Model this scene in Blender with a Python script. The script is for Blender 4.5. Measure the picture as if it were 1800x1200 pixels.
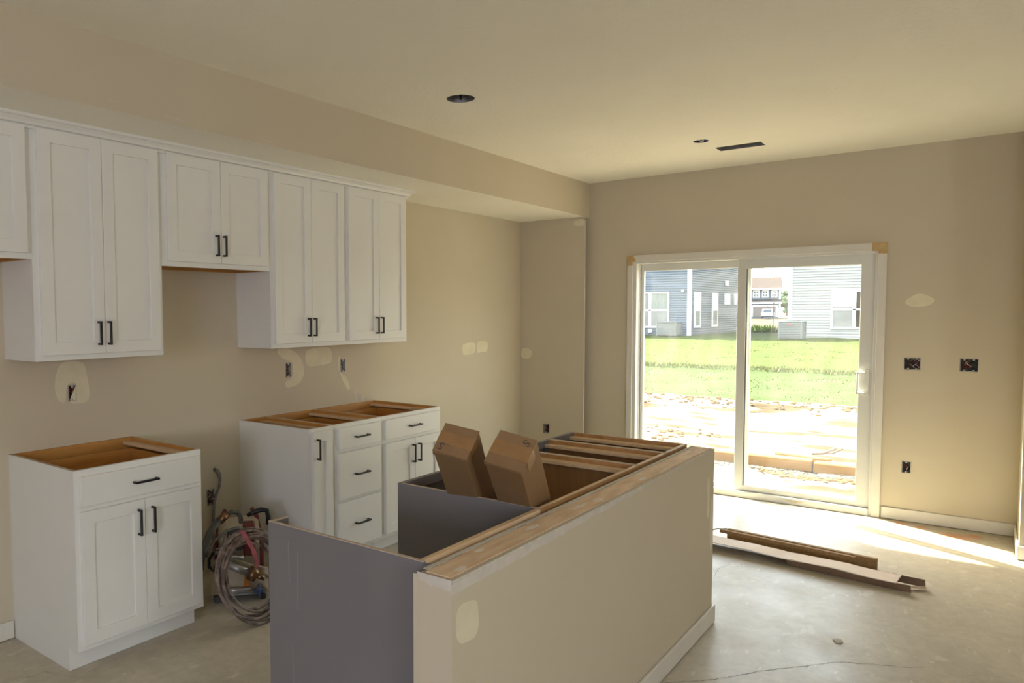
import bpy, bmesh, math, random
from mathutils import Vector, Matrix, noise
random.seed(7)
R = random.Random(11)
C = bpy.context.scene.collection
sc = bpy.context.scene
for o in list(bpy.data.objects): bpy.data.objects.remove(o, do_unlink=True)

# ------------------------------------------------------------------ camera, sky, sun, exposure
cam_d = bpy.data.cameras.new('camera'); cam = bpy.data.objects.new('camera', cam_d); C.objects.link(cam)
right = Vector((0.627071, -0.778947, -0.004951)); up = Vector((0.045481, 0.030267, 0.998507)); fwd = Vector((0.777633, 0.626359, -0.054407))
M = Matrix((( right.x, up.x, -fwd.x, -1.0112), (right.y, up.y, -fwd.y, -3.5710), (right.z, up.z, -fwd.z, 1.5369), (0, 0, 0, 1)))
cam.matrix_world = M
cam_d.sensor_width = 36.0; cam_d.lens = 1287.03 / 1800 * 36
cam_d.shift_x = (900 - 707.48) / 1800; cam_d.shift_y = (616.64 - 600) / 1800
cam_d.clip_start = 0.05; cam_d.clip_end = 600
sc.camera = cam

world = bpy.data.worlds.new('sky'); sc.world = world; world.use_nodes = True
wn = world.node_tree; wn.nodes.clear()
wo = wn.nodes.new('ShaderNodeOutputWorld'); wb = wn.nodes.new('ShaderNodeBackground')
tc = wn.nodes.new('ShaderNodeTexCoord'); sx = wn.nodes.new('ShaderNodeSeparateXYZ'); rp = wn.nodes.new('ShaderNodeValToRGB')
wn.links.new(tc.outputs['Generated'], sx.inputs[0]); wn.links.new(sx.outputs['Z'], rp.inputs[0])
rp.color_ramp.elements[0].position = 0.0; rp.color_ramp.elements[0].color = (1.0, 0.98, 0.93, 1)
rp.color_ramp.elements[1].position = 0.75; rp.color_ramp.elements[1].color = (0.72, 0.84, 1.0, 1)
wn.links.new(rp.outputs[0], wb.inputs[0]); wb.inputs[1].default_value = 3.9      # thin white overcast veil
sk = wn.nodes.new('ShaderNodeTexSky'); sk.sky_type = 'NISHITA'; sk.sun_disc = False; sk.sun_elevation = math.radians(42); sk.sun_rotation = math.atan2(.44, .90)
sk.dust_density = 5; sk.air_density = 1.5
b2 = wn.nodes.new('ShaderNodeBackground'); b2.inputs[1].default_value = 0.95; wn.links.new(sk.outputs[0], b2.inputs[0])
ad = wn.nodes.new('ShaderNodeAddShader'); wn.links.new(wb.outputs[0], ad.inputs[0]); wn.links.new(b2.outputs[0], ad.inputs[1]); wn.links.new(ad.outputs[0], wo.inputs[0])

sun_d = bpy.data.lights.new('sun', 'SUN'); sun = bpy.data.objects.new('sun', sun_d); C.objects.link(sun)
SE = math.radians(42); sdir = Vector((0.44 * math.cos(SE), 0.90 * math.cos(SE), math.sin(SE))).normalized()
sun.rotation_euler = sdir.to_track_quat('Z', 'Y').to_euler()
sun_d.energy = 43.0; sun_d.angle = math.radians(1.4); sun_d.color = (1.0, 0.94, 0.72)

def area(name, loc, direction, w, h, power, col, portal=False):
    d = bpy.data.lights.new(name, 'AREA'); o = bpy.data.objects.new(name, d); C.objects.link(o)
    d.shape = 'RECTANGLE'; d.size = w; d.size_y = h; d.energy = power; d.color = col
    o.location = loc; o.rotation_euler = Vector(direction).to_track_quat('-Z', 'Y').to_euler()
    if portal: d.cycles.is_portal = True
    return o
# daylight entering by the windows of the rooms behind the photographer
area('window_light_back', (-5.05, -4.6, 1.55), (1, 0, 0), 1.8, 1.3, 84, (0.68, 0.71, 1.0))
area('window_light_side', (-1.9, -8.55, 1.55), (0, 1, 0), 1.5, 1.5, 56, (0.93, 0.96, 1.0))
area('door_portal', (5.52, -2.0, 1.0), (-1, 0, 0), 1.95, 2.1, 1, (1, 1, 1), portal=True)

sc.view_settings.view_transform = 'Standard'; sc.view_settings.look = 'None'
sc.view_settings.exposure = 0.0; sc.view_settings.gamma = 1.0; sc.view_settings.use_curve_mapping = False
cy = sc.cycles
cy.use_denoising = True; cy.max_bounces = 10; cy.diffuse_bounces = 7; cy.glossy_bounces = 4
cy.transparent_max_bounces = 12; cy.sample_clamp_indirect = 8; cy.caustics_reflective = False; cy.caustics_refractive = False

# ------------------------------------------------------------------ helpers
WM = {}
def wm(o): return WM.get(o.name, Matrix.Identity(4))
def new_bm(): return bmesh.new()
def bx(bm, x0, x1, y0, y1, z0, z1, bev=0.0, mi=0, mat=None):
    """box; returns its faces; bev rounds its edges"""
    if x1 < x0: x0, x1 = x1, x0
    if y1 < y0: y0, y1 = y1, y0
    if z1 < z0: z0, z1 = z1, z0
    g = bmesh.ops.create_cube(bm, size=1.0)
    vs = g['verts']
    for v in vs:
        v.co = Vector((x0 + (v.co.x + .5) * (x1 - x0), y0 + (v.co.y + .5) * (y1 - y0), z0 + (v.co.z + .5) * (z1 - z0)))
    fs = set(f for v in vs for f in v.link_faces)
    for f in fs: f.material_index = mi
    if bev > 0:
        es = set(e for v in vs for e in v.link_edges)
        r = bmesh.ops.bevel(bm, geom=list(es), offset=bev, segments=1, affect='EDGES', profile=.5)
        vs = r['verts']
        for f in r['faces']: f.material_index = mi
    if mat is not None:
        bmesh.ops.transform(bm, matrix=mat, verts=list(set(v for v in vs if v.is_valid)))
    return vs
def tube(bm, pts, rad, seg=8, mi=0, closed=False):
    pts = [Vector(p) for p in pts]; n = len(pts); rings = []
    prev = None
    for i, p in enumerate(pts):
        if closed: t = (pts[(i + 1) % n] - pts[i - 1])
        else: t = pts[min(i + 1, n - 1)] - pts[max(i - 1, 0)]
        if t.length < 1e-9: t = Vector((0, 0, 1))
        t.normalize()
        if prev is None:
            a = t.orthogonal().normalized()
        else:
            a = prev - t * prev.dot(t)
            if a.length < 1e-6: a = t.orthogonal()
            a.normalize()
        prev = a; b = t.cross(a)
        r = rad(i / (n - 1)) if callable(rad) else rad
        rings.append([bm.verts.new(p + a * (math.cos(k * 2 * math.pi / seg) * r) + b * (math.sin(k * 2 * math.pi / seg) * r)) for k in range(seg)])
    for i in range(n if closed else n - 1):
        A = rings[i]; B = rings[(i + 1) % n]
        for k in range(seg):
            f = bm.faces.new((A[k], A[(k + 1) % seg], B[(k + 1) % seg], B[k])); f.material_index = mi; f.smooth = True
    if not closed:
        f = bm.faces.new(rings[0][::-1]); f.material_index = mi
        f = bm.faces.new(rings[-1]); f.material_index = mi
def cyl(bm, a, b, r0, r1=None, seg=20, mi=0):
    r1 = r0 if r1 is None else r1
    tube(bm, [a, b], lambda t: r0 + (r1 - r0) * t, seg, mi)
def lathe(bm, prof, seg=24, mat=None, mi=0):
    rings = []
    for r, z in prof:
        rings.append([bm.verts.new((math.cos(k * 2 * math.pi / seg) * r, math.sin(k * 2 * math.pi / seg) * r, z)) for k in range(seg)])
    for A, B in zip(rings, rings[1:]):
        for k in range(seg):
            f = bm.faces.new((A[k], A[(k + 1) % seg], B[(k + 1) % seg], B[k])); f.smooth = True; f.material_index = mi
    bm.faces.new(rings[0][::-1]).material_index = mi; bm.faces.new(rings[-1]).material_index = mi
    if mat is not None: bmesh.ops.transform(bm, matrix=mat, verts=[v for r in rings for v in r])
def poly_prism(bm, pts, nrm, th, mi=0):
    """planar polygon extruded by th along nrm"""
    n = Vector(nrm) * th
    a = [bm.verts.new(Vector(p)) for p in pts]; b = [bm.verts.new(Vector(p) + n) for p in pts]
    k = len(a)
    bm.faces.new(a[::-1]).material_index = mi; bm.faces.new(b).material_index = mi
    for i in range(k):
        bm.faces.new((a[i], a[(i + 1) % k], b[(i + 1) % k], b[i])).material_index = mi
def obj(name, bm, mats, parent=None, local=False):
    me = bpy.data.meshes.new(name)
    if not local and parent is not None: bm.transform(wm(parent).inverted())
    bmesh.ops.recalc_face_normals(bm, faces=bm.faces)
    bm.to_mesh(me); bm.free()
    for m in (mats if isinstance(mats, (list, tuple)) else [mats]): me.materials.append(m)
    o = bpy.data.objects.new(name, me); C.objects.link(o)
    if parent is not None: o.parent = parent; WM[o.name] = wm(parent)
    return o
def tag(o, label, cat, group=None):
    o['label'] = label; o['category'] = cat
    if group: o['group'] = group
    return o
def thing(name, label, cat, loc, group=None, mat=None):
    o = bpy.data.objects.new(name, None); C.objects.link(o); o.empty_display_size = .1
    m = mat if mat is not None else Matrix.Translation(Vector(loc))
    o.matrix_world = m; WM[o.name] = m.copy()
    return tag(o, label, cat, group)
def struct(name, bm, mats, label=None):
    o = obj(name, bm, mats); o['kind'] = 'structure'
    if label: o['label'] = label
    return o

# ------------------------------------------------------------------ materials
def nodes_of(m):
    m.use_nodes = True; nt = m.node_tree; return nt, nt.nodes['Principled BSDF']
def mat(name, c1, c2=None, rough=.6, scale=8.0, detail=4, bump=0.0, bscale=60.0, stretch=(1, 1, 1), metal=0.0, spec=0.5, lo=.35, hi=.65, bdist=.002):
    m = bpy.data.materials.new(name); nt, p = nodes_of(m)
    p.inputs['Roughness'].default_value = rough; p.inputs['Metallic'].default_value = metal
    p.inputs['Specular IOR Level'].default_value = spec
    t = nt.nodes.new('ShaderNodeTexCoord'); mp = nt.nodes.new('ShaderNodeMapping'); mp.inputs['Scale'].default_value = stretch
    nt.links.new(t.outputs['Object'], mp.inputs[0])
    if c2 is None: c2 = tuple(x * .94 for x in c1)
    n = nt.nodes.new('ShaderNodeTexNoise'); n.inputs['Scale'].default_value = scale; n.inputs['Detail'].default_value = detail
    nt.links.new(mp.outputs[0], n.inputs['Vector'])
    r = nt.nodes.new('ShaderNodeValToRGB'); r.color_ramp.elements[0].position = lo; r.color_ramp.elements[1].position = hi
    r.color_ramp.elements[0].color = (*c1, 1); r.color_ramp.elements[1].color = (*c2, 1)
    nt.links.new(n.outputs['Fac'], r.inputs[0]); nt.links.new(r.outputs[0], p.inputs['Base Color'])
    if bump > 0:
        n2 = nt.nodes.new('ShaderNodeTexNoise'); n2.inputs['Scale'].default_value = bscale; n2.inputs['Detail'].default_value = 5
        nt.links.new(mp.outputs[0], n2.inputs['Vector'])
        b = nt.nodes.new('ShaderNodeBump'); b.inputs['Strength'].default_value = bump; b.inputs['Distance'].default_value = bdist
        nt.links.new(n2.outputs['Fac'], b.inputs['Height']); nt.links.new(b.outputs[0], p.inputs['Normal'])
    return m
M_wall = mat('wall_paint', (.545, .48, .36), (.53, .465, .347), rough=.75, scale=1.5, bump=.12, bscale=180, bdist=.001)
M_white = mat('cabinet_paint', (.75, .745, .705), (.73, .725, .685), rough=.42, scale=3)
M_gray = mat('grey_cabinet_paint', (.175, .165, .170), (.165, .155, .160), rough=.45, scale=3)
M_trim = mat('trim_paint', (.66, .63, .56), (.63, .60, .53), rough=.45, scale=5)
M_vinyl = mat('white_vinyl', (.66, .65, .60), (.64, .63, .58), rough=.35, scale=5)
M_mud = mat('joint_compound', (.69, .63, .455), (.64, .58, .42), rough=.8, scale=14, bump=.15, bscale=60)
M_mudw = mat('pale_joint_compound', (.60, .555, .49), (.54, .495, .43), rough=.85, scale=18, bump=.3, bscale=90)
M_mudc = mat('tan_corner_filler', (.46, .30, .12), (.52, .38, .19), rough=.85, scale=25)
M_mudd = mat('dried_mud', (.50, .42, .28), (.60, .53, .38), rough=.9, scale=40)
M_paper = mat('drywall_paper', (.60, .55, .48), (.52, .47, .40), rough=.9, scale=30)
M_ply = mat('plywood', (.76, .58, .40), (.62, .43, .26), rough=.7, scale=7, stretch=(1, 5, 1), detail=7, bump=.3, bscale=40)
M_woodl = mat('pale_pine', (.70, .52, .32), (.62, .43, .25), rough=.6, scale=6, stretch=(1, 12, 12), detail=5)
M_woodo = mat('honey_veneer', (.50, .25, .065), (.42, .19, .045), rough=.5, scale=5, stretch=(1, 1, 8), detail=6)
M_woodb = mat('brown_veneer', (.41, .225, .085), (.34, .175, .062), rough=.5, scale=4, stretch=(9, 9, .8), detail=6)
M_plyedge = mat('board_edge', (.56, .46, .36), (.44, .35, .26), rough=.8, scale=30)
M_black = mat('black_metal', (.012, .012, .012), (.018, .018, .018), rough=.4, scale=10, metal=.3)
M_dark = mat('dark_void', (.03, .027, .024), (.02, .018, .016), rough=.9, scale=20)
M_boxp = mat('box_plastic', (.42, .40, .36), (.34, .32, .29), rough=.5, scale=30)
M_boxin = mat('box_inside', (.12, .11, .10), (.07, .065, .06), rough=.8, scale=30)
M_galv = mat('galvanised_steel', (.42, .41, .39), (.30, .29, .28), rough=.45, scale=25, metal=.8)
M_red = mat('red_wire', (.30, .03, .025), rough=.5)
M_wwire = mat('white_wire', (.62, .60, .55), rough=.5)
M_copper = mat('copper_wire', (.55, .28, .12), rough=.4, metal=.8)
M_card = mat('cardboard', (.265, .158, .075), (.215, .122, .055), rough=.5, scale=5, stretch=(1, 1, .6), detail=6, bump=.12, bscale=50)
M_cardl = mat('light_cardboard', (.80, .68, .56), (.74, .60, .48), rough=.85, scale=8, bump=.2, bscale=30)
M_cardd = mat('shaded_cardboard', (.22, .14, .085), (.17, .11, .065), rough=.9, scale=8)  # brown inner face, darkened to paint in the shade under the sleeve
M_tape = mat('packing_tape', (.27, .145, .055), (.31, .17, .07), rough=.18, scale=14, spec=.7)
M_ink = mat('marker_ink', (.07, .05, .05), rough=.5)
M_osb = mat('particle_board', (.34, .21, .085), (.24, .14, .055), rough=.9, scale=90, detail=6, bump=.4, bscale=200)
M_hose = mat('paint_spattered_hose', (.27, .205, .165), (.10, .065, .055), rough=.45, scale=26, detail=6, lo=.42, hi=.6)
M_hose2 = mat('dark_hose', (.05, .045, .04), (.10, .09, .07), rough=.45, scale=30, detail=6)
M_hoseg = mat('grey_sleeve', (.07, .072, .07), (.05, .05, .05), rough=.5, scale=12)
M_brass = mat('brass', (.26, .15, .07), (.17, .095, .045), rough=.35, scale=40, metal=.8)
M_redp = mat('dark_red_paint', (.16, .022, .02), (.10, .018, .016), rough=.35, scale=12)
M_cream = mat('stained_cream_paint', (.50, .43, .31), (.40, .33, .22), rough=.5, scale=10)
M_orange = mat('orange_decal', (.62, .22, .05), rough=.5)
M_steel = mat('scuffed_steel', (.50, .50, .52), (.36, .35, .34), rough=.35, scale=30, metal=.7)
M_blue = mat('blue_knob_plastic', (.05, .08, .20), (.10, .13, .25), rough=.4, scale=40)
M_pink = mat('pink_ribbon', (.42, .12, .14), (.30, .07, .09), rough=.8, scale=40)
M_conduit = mat('grey_cable_sheath', (.22, .21, .205), (.17, .16, .155), rough=.6, scale=30)
M_dirt = mat('pale_dirt', (.32, .26, .185), (.052, .036, .018), rough=.95, scale=1.1, detail=12, bump=.6, bscale=6, bdist=.05, stretch=(2.2, .8, 1), lo=.49, hi=.59, spec=.06)
M_clod = mat('orange_dirt', (.15, .095, .045), (.10, .06, .027), rough=.95, scale=6, spec=.06)
M_gravel = mat('grey_gravel', (.13, .12, .10), (.07, .064, .055), rough=.9, scale=5, spec=.06)
M_lawn1 = mat('yellow_green_lawn', (.036, .049, .0050), (.031, .045, .0046), rough=.9, scale=1.1, detail=8, spec=.08)
M_lawn2 = mat('sparse_green_lawn', (.032, .048, .011), (.043, .051, .018), rough=.9, scale=2.2, detail=9, lo=.5, hi=.9, spec=.08)
M_blade = mat('grass_blade', (.038, .051, .0055), (.033, .047, .0050), rough=.8, scale=2, spec=.08)
M_blade2 = mat('pale_grass_blade', (.032, .048, .011), (.038, .050, .015), rough=.8, scale=2, spec=.08)
M_weed = mat('dry_weeds', (.17, .16, .06), (.12, .13, .045), rough=.9, scale=8, spec=.08)
M_tan = mat('tan_driveway_dirt', (.072, .053, .033), (.060, .042, .026), rough=.95, scale=.4, spec=.06)
M_sidb = mat('blue_grey_siding', (.112, .130, .155), (.105, .123, .147), rough=.6, scale=.8, spec=.06)
M_sidw = mat('white_siding', (.30, .298, .278), (.29, .288, .268), rough=.6, scale=.8, spec=.06)
M_htrim = mat('house_trim_white', (.66, .66, .65), rough=.5)
M_pane_refl = mat('window_blind', (.16, .17, .145), (.12, .13, .11), rough=.7, scale=3, stretch=(1, 8, 1))  # greenish reflections painted into the house panes as flat colour
M_shingle = mat('roof_shingle', (.062, .047, .040), (.050, .039, .034), rough=.9, scale=3, spec=.06)
M_garage = mat('brown_garage_door', (.13, .10, .085), rough=.6)
M_ac = mat('ac_grey_metal', (.14, .145, .135), (.125, .13, .12), rough=.5, scale=4)
M_acd = mat('ac_grille_grey', (.10, .10, .095), rough=.7)  # even dark grey of the fan grille
M_bark = mat('bark', (.16, .11, .08), (.10, .07, .05), rough=.9, scale=20)
M_leaf = mat('bush_leaves', (.26, .36, .06), (.18, .27, .045), rough=.7, scale=5, spec=.06)
M_pipe = mat('orange_wet_timber', (.22, .125, .045), (.16, .085, .028), rough=.7, scale=3, stretch=(2, .5, 2), spec=.06)
M_tree = mat('far_tree', (.10, .14, .06), (.07, .10, .05), rough=.9, scale=1)
M_carw = mat('white_car_paint', (.70, .70, .70), rough=.2)
M_carg = mat('car_glass', (.03, .035, .04), rough=.1)
M_rubber = mat('tyre_rubber', (.03, .03, .03), rough=.8)

def glass_mat(name, tint=(1, 1, 1), ior=1.45, haze_smear=.015):
    m = bpy.data.materials.new(name); m.use_nodes = True; nt = m.node_tree; nt.nodes.clear()
    o = nt.nodes.new('ShaderNodeOutputMaterial'); tr = nt.nodes.new('ShaderNodeBsdfTransparent'); gl = nt.nodes.new('ShaderNodeBsdfGlossy')
    fr = nt.nodes.new('ShaderNodeFresnel'); mx = nt.nodes.new('ShaderNodeMixShader')
    geo = nt.nodes.new('ShaderNodeNewGeometry'); mi = nt.nodes.new('ShaderNodeMapRange')
    mi.inputs['To Min'].default_value = ior; mi.inputs['To Max'].default_value = 1 / ior   # same reflectance on either face of the pane
    nt.links.new(geo.outputs['Backfacing'], mi.inputs['Value']); nt.links.new(mi.outputs[0], fr.inputs['IOR']); tr.inputs[0].default_value = (*tint, 1); gl.inputs['Roughness'].default_value = .02
    nt.links.new(fr.outputs[0], mx.inputs[0]); nt.links.new(gl.outputs[0], mx.inputs[2]); nt.links.new(mx.outputs[0], o.inputs[0])
    # glare haze mixed into the pane as a translucent veil, plus wiping smears
    du = nt.nodes.new('ShaderNodeBsdfTranslucent'); du.inputs[0].default_value = (.9, .9, .87, 1); m2 = nt.nodes.new('ShaderNodeMixShader')
    t = nt.nodes.new('ShaderNodeTexCoord'); n = nt.nodes.new('ShaderNodeTexNoise'); n.inputs['Scale'].default_value = 2.4; n.inputs['Distortion'].default_value = 2.5; n.inputs['Detail'].default_value = 6
    mr = nt.nodes.new('ShaderNodeMapRange'); mr.inputs['From Min'].default_value = .35; mr.inputs['From Max'].default_value = .75; mr.inputs['To Min'].default_value = haze_smear * .7; mr.inputs['To Max'].default_value = haze_smear * 1.5
    nt.links.new(t.outputs['Object'], n.inputs['Vector']); nt.links.new(n.outputs['Fac'], mr.inputs['Value']); nt.links.new(mr.outputs[0], m2.inputs[0])
    nt.links.new(tr.outputs[0], m2.inputs[1]); nt.links.new(du.outputs[0], m2.inputs[2]); nt.links.new(m2.outputs[0], mx.inputs[1])
    return m
M_glass = glass_mat('door_glass', (.96, .98, .97), 1.3)
M_hglass = mat('house_window_glass', (.10, .105, .10), (.16, .165, .15), rough=.08, scale=1.5, detail=6)

# ceiling: off-white with a brushed stomp texture
def ceiling_mat():
    m = mat('stomped_ceiling', (.86, .83, .73), (.84, .81, .71), rough=.85, scale=2)
    nt, p = nodes_of(m)
    t = nt.nodes.new('ShaderNodeTexCoord'); v = nt.nodes.new('ShaderNodeTexNoise'); v.inputs['Scale'].default_value = 22; v.inputs['Detail'].default_value = 5
    v.inputs['Distortion'].default_value = 2.2
    nt.links.new(t.outputs['Object'], v.inputs['Vector'])
    b = nt.nodes.new('ShaderNodeBump'); b.inputs['Strength'].default_value = .6; b.inputs['Distance'].default_value = .005
    nt.links.new(v.outputs['Fac'], b.inputs['Height']); nt.links.new(b.outputs[0], p.inputs['Normal'])
    return m
M_ceil = ceiling_mat()
M_crack = mat('crack_dark', (.12, .10, .08), rough=.95)  # dark brown of the hairline cracks
# concrete slab: blotches, pale drips, hairline cracks
def floor_mat():
    m = bpy.data.materials.new('concrete_slab'); nt, p = nodes_of(m); p.inputs['Specular IOR Level'].default_value = .2; L = nt.links.new
    t = nt.nodes.new('ShaderNodeTexCoord')
    def noi(scale, det=6, dist=0, rough=.55):
        n = nt.nodes.new('ShaderNodeTexNoise'); n.inputs['Scale'].default_value = scale; n.inputs['Detail'].default_value = det
        n.inputs['Distortion'].default_value = dist; n.inputs['Roughness'].default_value = rough; L(t.outputs['Object'], n.inputs['Vector']); return n
    def ramp(src, a, ca, b, cb):
        r = nt.nodes.new('ShaderNodeValToRGB'); r.color_ramp.elements[0].position = a; r.color_ramp.elements[1].position = b
        r.color_ramp.elements[0].color = (*ca, 1); r.color_ramp.elements[1].color = (*cb, 1); L(src, r.inputs[0]); return r
    def mixc(f, a, b, mode='MIX'):
        x = nt.nodes.new('ShaderNodeMix'); x.data_type = 'RGBA'; x.blend_type = mode
        if isinstance(f, float): x.inputs[0].default_value = f
        else: L(f, x.inputs[0])
        for i, s in ((6, a), (7, b)):
            if isinstance(s, tuple): x.inputs[i].default_value = (*s, 1)
            else: L(s, x.inputs[i])
        return x.outputs[2]
    base = ramp(noi(1.3, 9, .4, .65).outputs['Fac'], .32, (.49, .445, .355), .68, (.60, .545, .43)).outputs[0]
    fine = ramp(noi(16, 8, .3, .7).outputs['Fac'], .35, (.86, .86, .86), .7, (1.06, 1.06, 1.05)).outputs[0]
    col = mixc(1.0, base, fine, 'MULTIPLY')
    mp = nt.nodes.new('ShaderNodeMapping'); mp.inputs['Rotation'].default_value = (0, 0, .5); mp.inputs['Scale'].default_value = (5.5, 11, 1); L(t.outputs['Object'], mp.inputs[0])
    ns = nt.nodes.new('ShaderNodeTexNoise'); ns.inputs['Scale'].default_value = 1.0; ns.inputs['Detail'].default_value = 3; L(mp.outputs[0], ns.inputs['Vector'])
    spots = ramp(ns.outputs['Fac'], .635, (0, 0, 0), .67, (.5, .5, .5)).outputs[0]
    col = mixc(spots, col, (.66, .62, .53))
    mp2 = nt.nodes.new('ShaderNodeMapping'); mp2.inputs['Rotation'].default_value = (0, 0, -.4); mp2.inputs['Scale'].default_value = (15, 34, 1); L(t.outputs['Object'], mp2.inputs[0])
    n3 = nt.nodes.new('ShaderNodeTexNoise'); n3.inputs['Scale'].default_value = 1.0; n3.inputs['Detail'].default_value = 2; L(mp2.outputs[0], n3.inputs['Vector'])
    col = mixc(ramp(n3.outputs['Fac'], .68, (0, 0, 0), .72, (.6, .6, .6)).outputs[0], col, (.70, .66, .57))
    n4 = noi(30, 2); col = mixc(ramp(n4.outputs['Fac'], .24, (.5, .5, .5), .28, (0, 0, 0)).outputs[0], col, (.22, .19, .15))
    # orange chalk overspray in the corner by the far wall
    g = nt.nodes.new('ShaderNodeSeparateXYZ'); L(t.outputs['Object'], g.inputs[0])
    def blob(cx, cy_, rx, ry):
        a = nt.nodes.new('ShaderNodeVectorMath'); a.operation = 'SUBTRACT'; L(t.outputs['Object'], a.inputs[0]); a.inputs[1].default_value = (cx, cy_, 0)
        b = nt.nodes.new('ShaderNodeVectorMath'); b.operation = 'DIVIDE'; L(a.outputs[0], b.inputs[0]); b.inputs[1].default_value = (rx, ry, 1)
        c = nt.nodes.new('ShaderNodeVectorMath'); c.operation = 'LENGTH'; L(b.outputs[0], c.inputs[0]); return ramp(c.outputs['Value'], .3, (.75, .75, .75), 1.0, (0, 0, 0)).outputs[0]
    for q in ((5.25, -3.10, .07, .06), (5.22, -3.22, .06, .05), (5.19, -3.52, .07, .06), (5.12, -3.42, .09, .14)):
        col = mixc(blob(*q), col, (.62, .24, .09))
    L(col, p.inputs['Base Color'])
    rr = ramp(noi(3, 5).outputs['Fac'], .3, (.32, .32, .32), .7, (.48, .48, .48)); L(rr.outputs[0], p.inputs['Roughness'])
    b = nt.nodes.new('ShaderNodeBump'); b.inputs['Strength'].default_value = .2; b.inputs['Distance'].default_value = .003; L(noi(9, 8).outputs['Fac'], b.inputs['Height']); L(b.outputs[0], p.inputs['Normal'])
    return m
M_floor = floor_mat()

# ------------------------------------------------------------------ room shell
XF, XR, YS, H, HS, YRT = 5.341, 5.248, -0.6607, 2.692, 2.385, -3.74
XS = 4.775
XB, YB = -5.0, -8.5

def plate(o, u, v, n, U, V, th, holes, mi=0):
    """flat panel spanning U x V on origin o with real openings; holes: (u0,u1,v0,v1,kind) kind rect or round"""
    bm = new_bm(); o, u, v, n = map(Vector, (o, u, v, n))
    us = sorted(set([U[0], U[1]] + [h[0] for h in holes] + [h[1] for h in holes])); vs = sorted(set([V[0], V[1]] + [h[2] for h in holes] + [h[3] for h in holes]))
    P = lambda a, b, d=0: o + u * a + v * b - n * d
    cache = {}
    def vert(a, b, d):
        k = (round(a, 5), round(b, 5), d)
        if k not in cache: cache[k] = bm.verts.new(P(a, b, d))
        return cache[k]
    def inside(a, b):
        for h in holes:
            if h[0] < a < h[1] and h[2] < b < h[3]: return h
    for i in range(len(us) - 1):
        for j in range(len(vs) - 1):
            a0, a1, b0, b1 = us[i], us[i + 1], vs[j], vs[j + 1]
            if inside((a0 + a1) / 2, (b0 + b1) / 2): continue
            for d in (0, th): bm.faces.new([vert(a, b, d) for a, b in ((a0, b0), (a1, b0), (a1, b1), (a0, b1))])
    for h in holes:
        a0, a1, b0, b1 = h[:4]
        if len(h) > 4 and h[4] == 'round':
            N = 32; ca, cb, ra, rb = (a0 + a1) / 2, (b0 + b1) / 2, (a1 - a0) / 2, (b1 - b0) / 2
            sq, ci = [], []
            for k in range(N):
                t = 2 * math.pi * (k + .5) / N - math.pi / 4 - math.pi / N; c, s = math.cos(t), math.sin(t); m = max(abs(c), abs(s))
                sq.append((ca + c / m * ra, cb + s / m * rb)); ci.append((ca + c * ra * .97, cb + s * rb * .97))
            F = [[bm.verts.new(P(*q, d)) for q in sq] for d in (0, th)]; G = [[bm.verts.new(P(*q, d)) for q in ci] for d in (0, th)]
            for k in range(N):
                k2 = (k + 1) % N
                for d in (0, 1): bm.faces.new((F[d][k], F[d][k2], G[d][k2], G[d][k]))
                bm.faces.new((G[0][k], G[0][k2], G[1][k2], G[1][k]))
        else:
            for (p, q) in (((a0, b0), (a1, b0)), ((a1, b0), (a1, b1)), ((a1, b1), (a0, b1)), ((a0, b1), (a0, b0))):
                bm.faces.new([vert(*p, 0), vert(*q, 0), vert(*q, th), vert(*p, th)])
    return bm
def patch(parent, pts, m, n, name='filler_patch', th=.0008):
    """hand-troweled smear of filler lying on a wall; pts are its outline"""
    pts = [Vector(p) for p in pts]
    for _ in range(2): pts = [q for a, b in zip(pts, pts[1:] + pts[:1]) for q in (a * .78 + b * .22, a * .22 + b * .78)]
    bm = new_bm(); poly_prism(bm, pts, n, th); return obj(name, bm, m, parent)
def blob_pts(c, a, b, u, v, seed, N=18, jag=.18, sq=2.0):
    r = random.Random(seed); c, u, v = Vector(c), Vector(u), Vector(v); out = []
    for k in range(N):
        t = 2 * math.pi * k / N; cs, s = math.cos(t), math.sin(t)
        f = (abs(cs) ** sq + abs(s) ** sq) ** (-1 / sq) * (1 + r.uniform(-jag, jag) * .6)
        out.append(c + u * (cs * a * f) + v * (s * b * f))
    return out

bm = new_bm(); bx(bm, XB - .2, XF + .16, YB - .2, .2, -.15, 0); floor = struct('floor', bm, M_floor)
def crack(pts, w, seed):
    r = random.Random(seed); fine = []
    for p, q in zip(pts, pts[1:]):
        L = math.dist(p, q); n = max(2, int(L / .012))
        for i in range(n): t = i / n; fine.append((p[0] + (q[0] - p[0]) * t + r.gauss(0, .0028), p[1] + (q[1] - p[1]) * t + r.gauss(0, .0028)))
    bm = new_bm(); V = []
    for i, (x, y) in enumerate(fine):
        x2, y2 = fine[min(i + 1, len(fine) - 1)] if i < len(fine) - 1 else (x * 2 - fine[i - 1][0], y * 2 - fine[i - 1][1])
        d_ = Vector((x2 - x, y2 - y, 0)).normalized(); k = w * r.uniform(.35, 1.0) * min(1, (len(fine) - i) / 12); V.append((bm.verts.new((x - d_.y * k, y + d_.x * k, .0004)), bm.verts.new((x + d_.y * k, y - d_.x * k, .0004))))
    for a, b in zip(V, V[1:]): bm.faces.new((a[0], a[1], b[1], b[0]))
    obj('hairline_crack', bm, M_crack, floor)
crack([(1.954, -2.555), (2.058, -2.672), (2.165, -2.755), (2.316, -2.852), (2.439, -2.959), (2.605, -3.095), (2.665, -3.204), (2.727, -3.332), (2.815, -3.436)], .0017, 1)
crack([(3.349, -2.362), (3.48, -2.348), (3.584, -2.371), (3.684, -2.367)], .0013, 2)
crack([(2.933, -3.219), (2.868, -3.247), (2.827, -3.266)], .001, 3)
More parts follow.
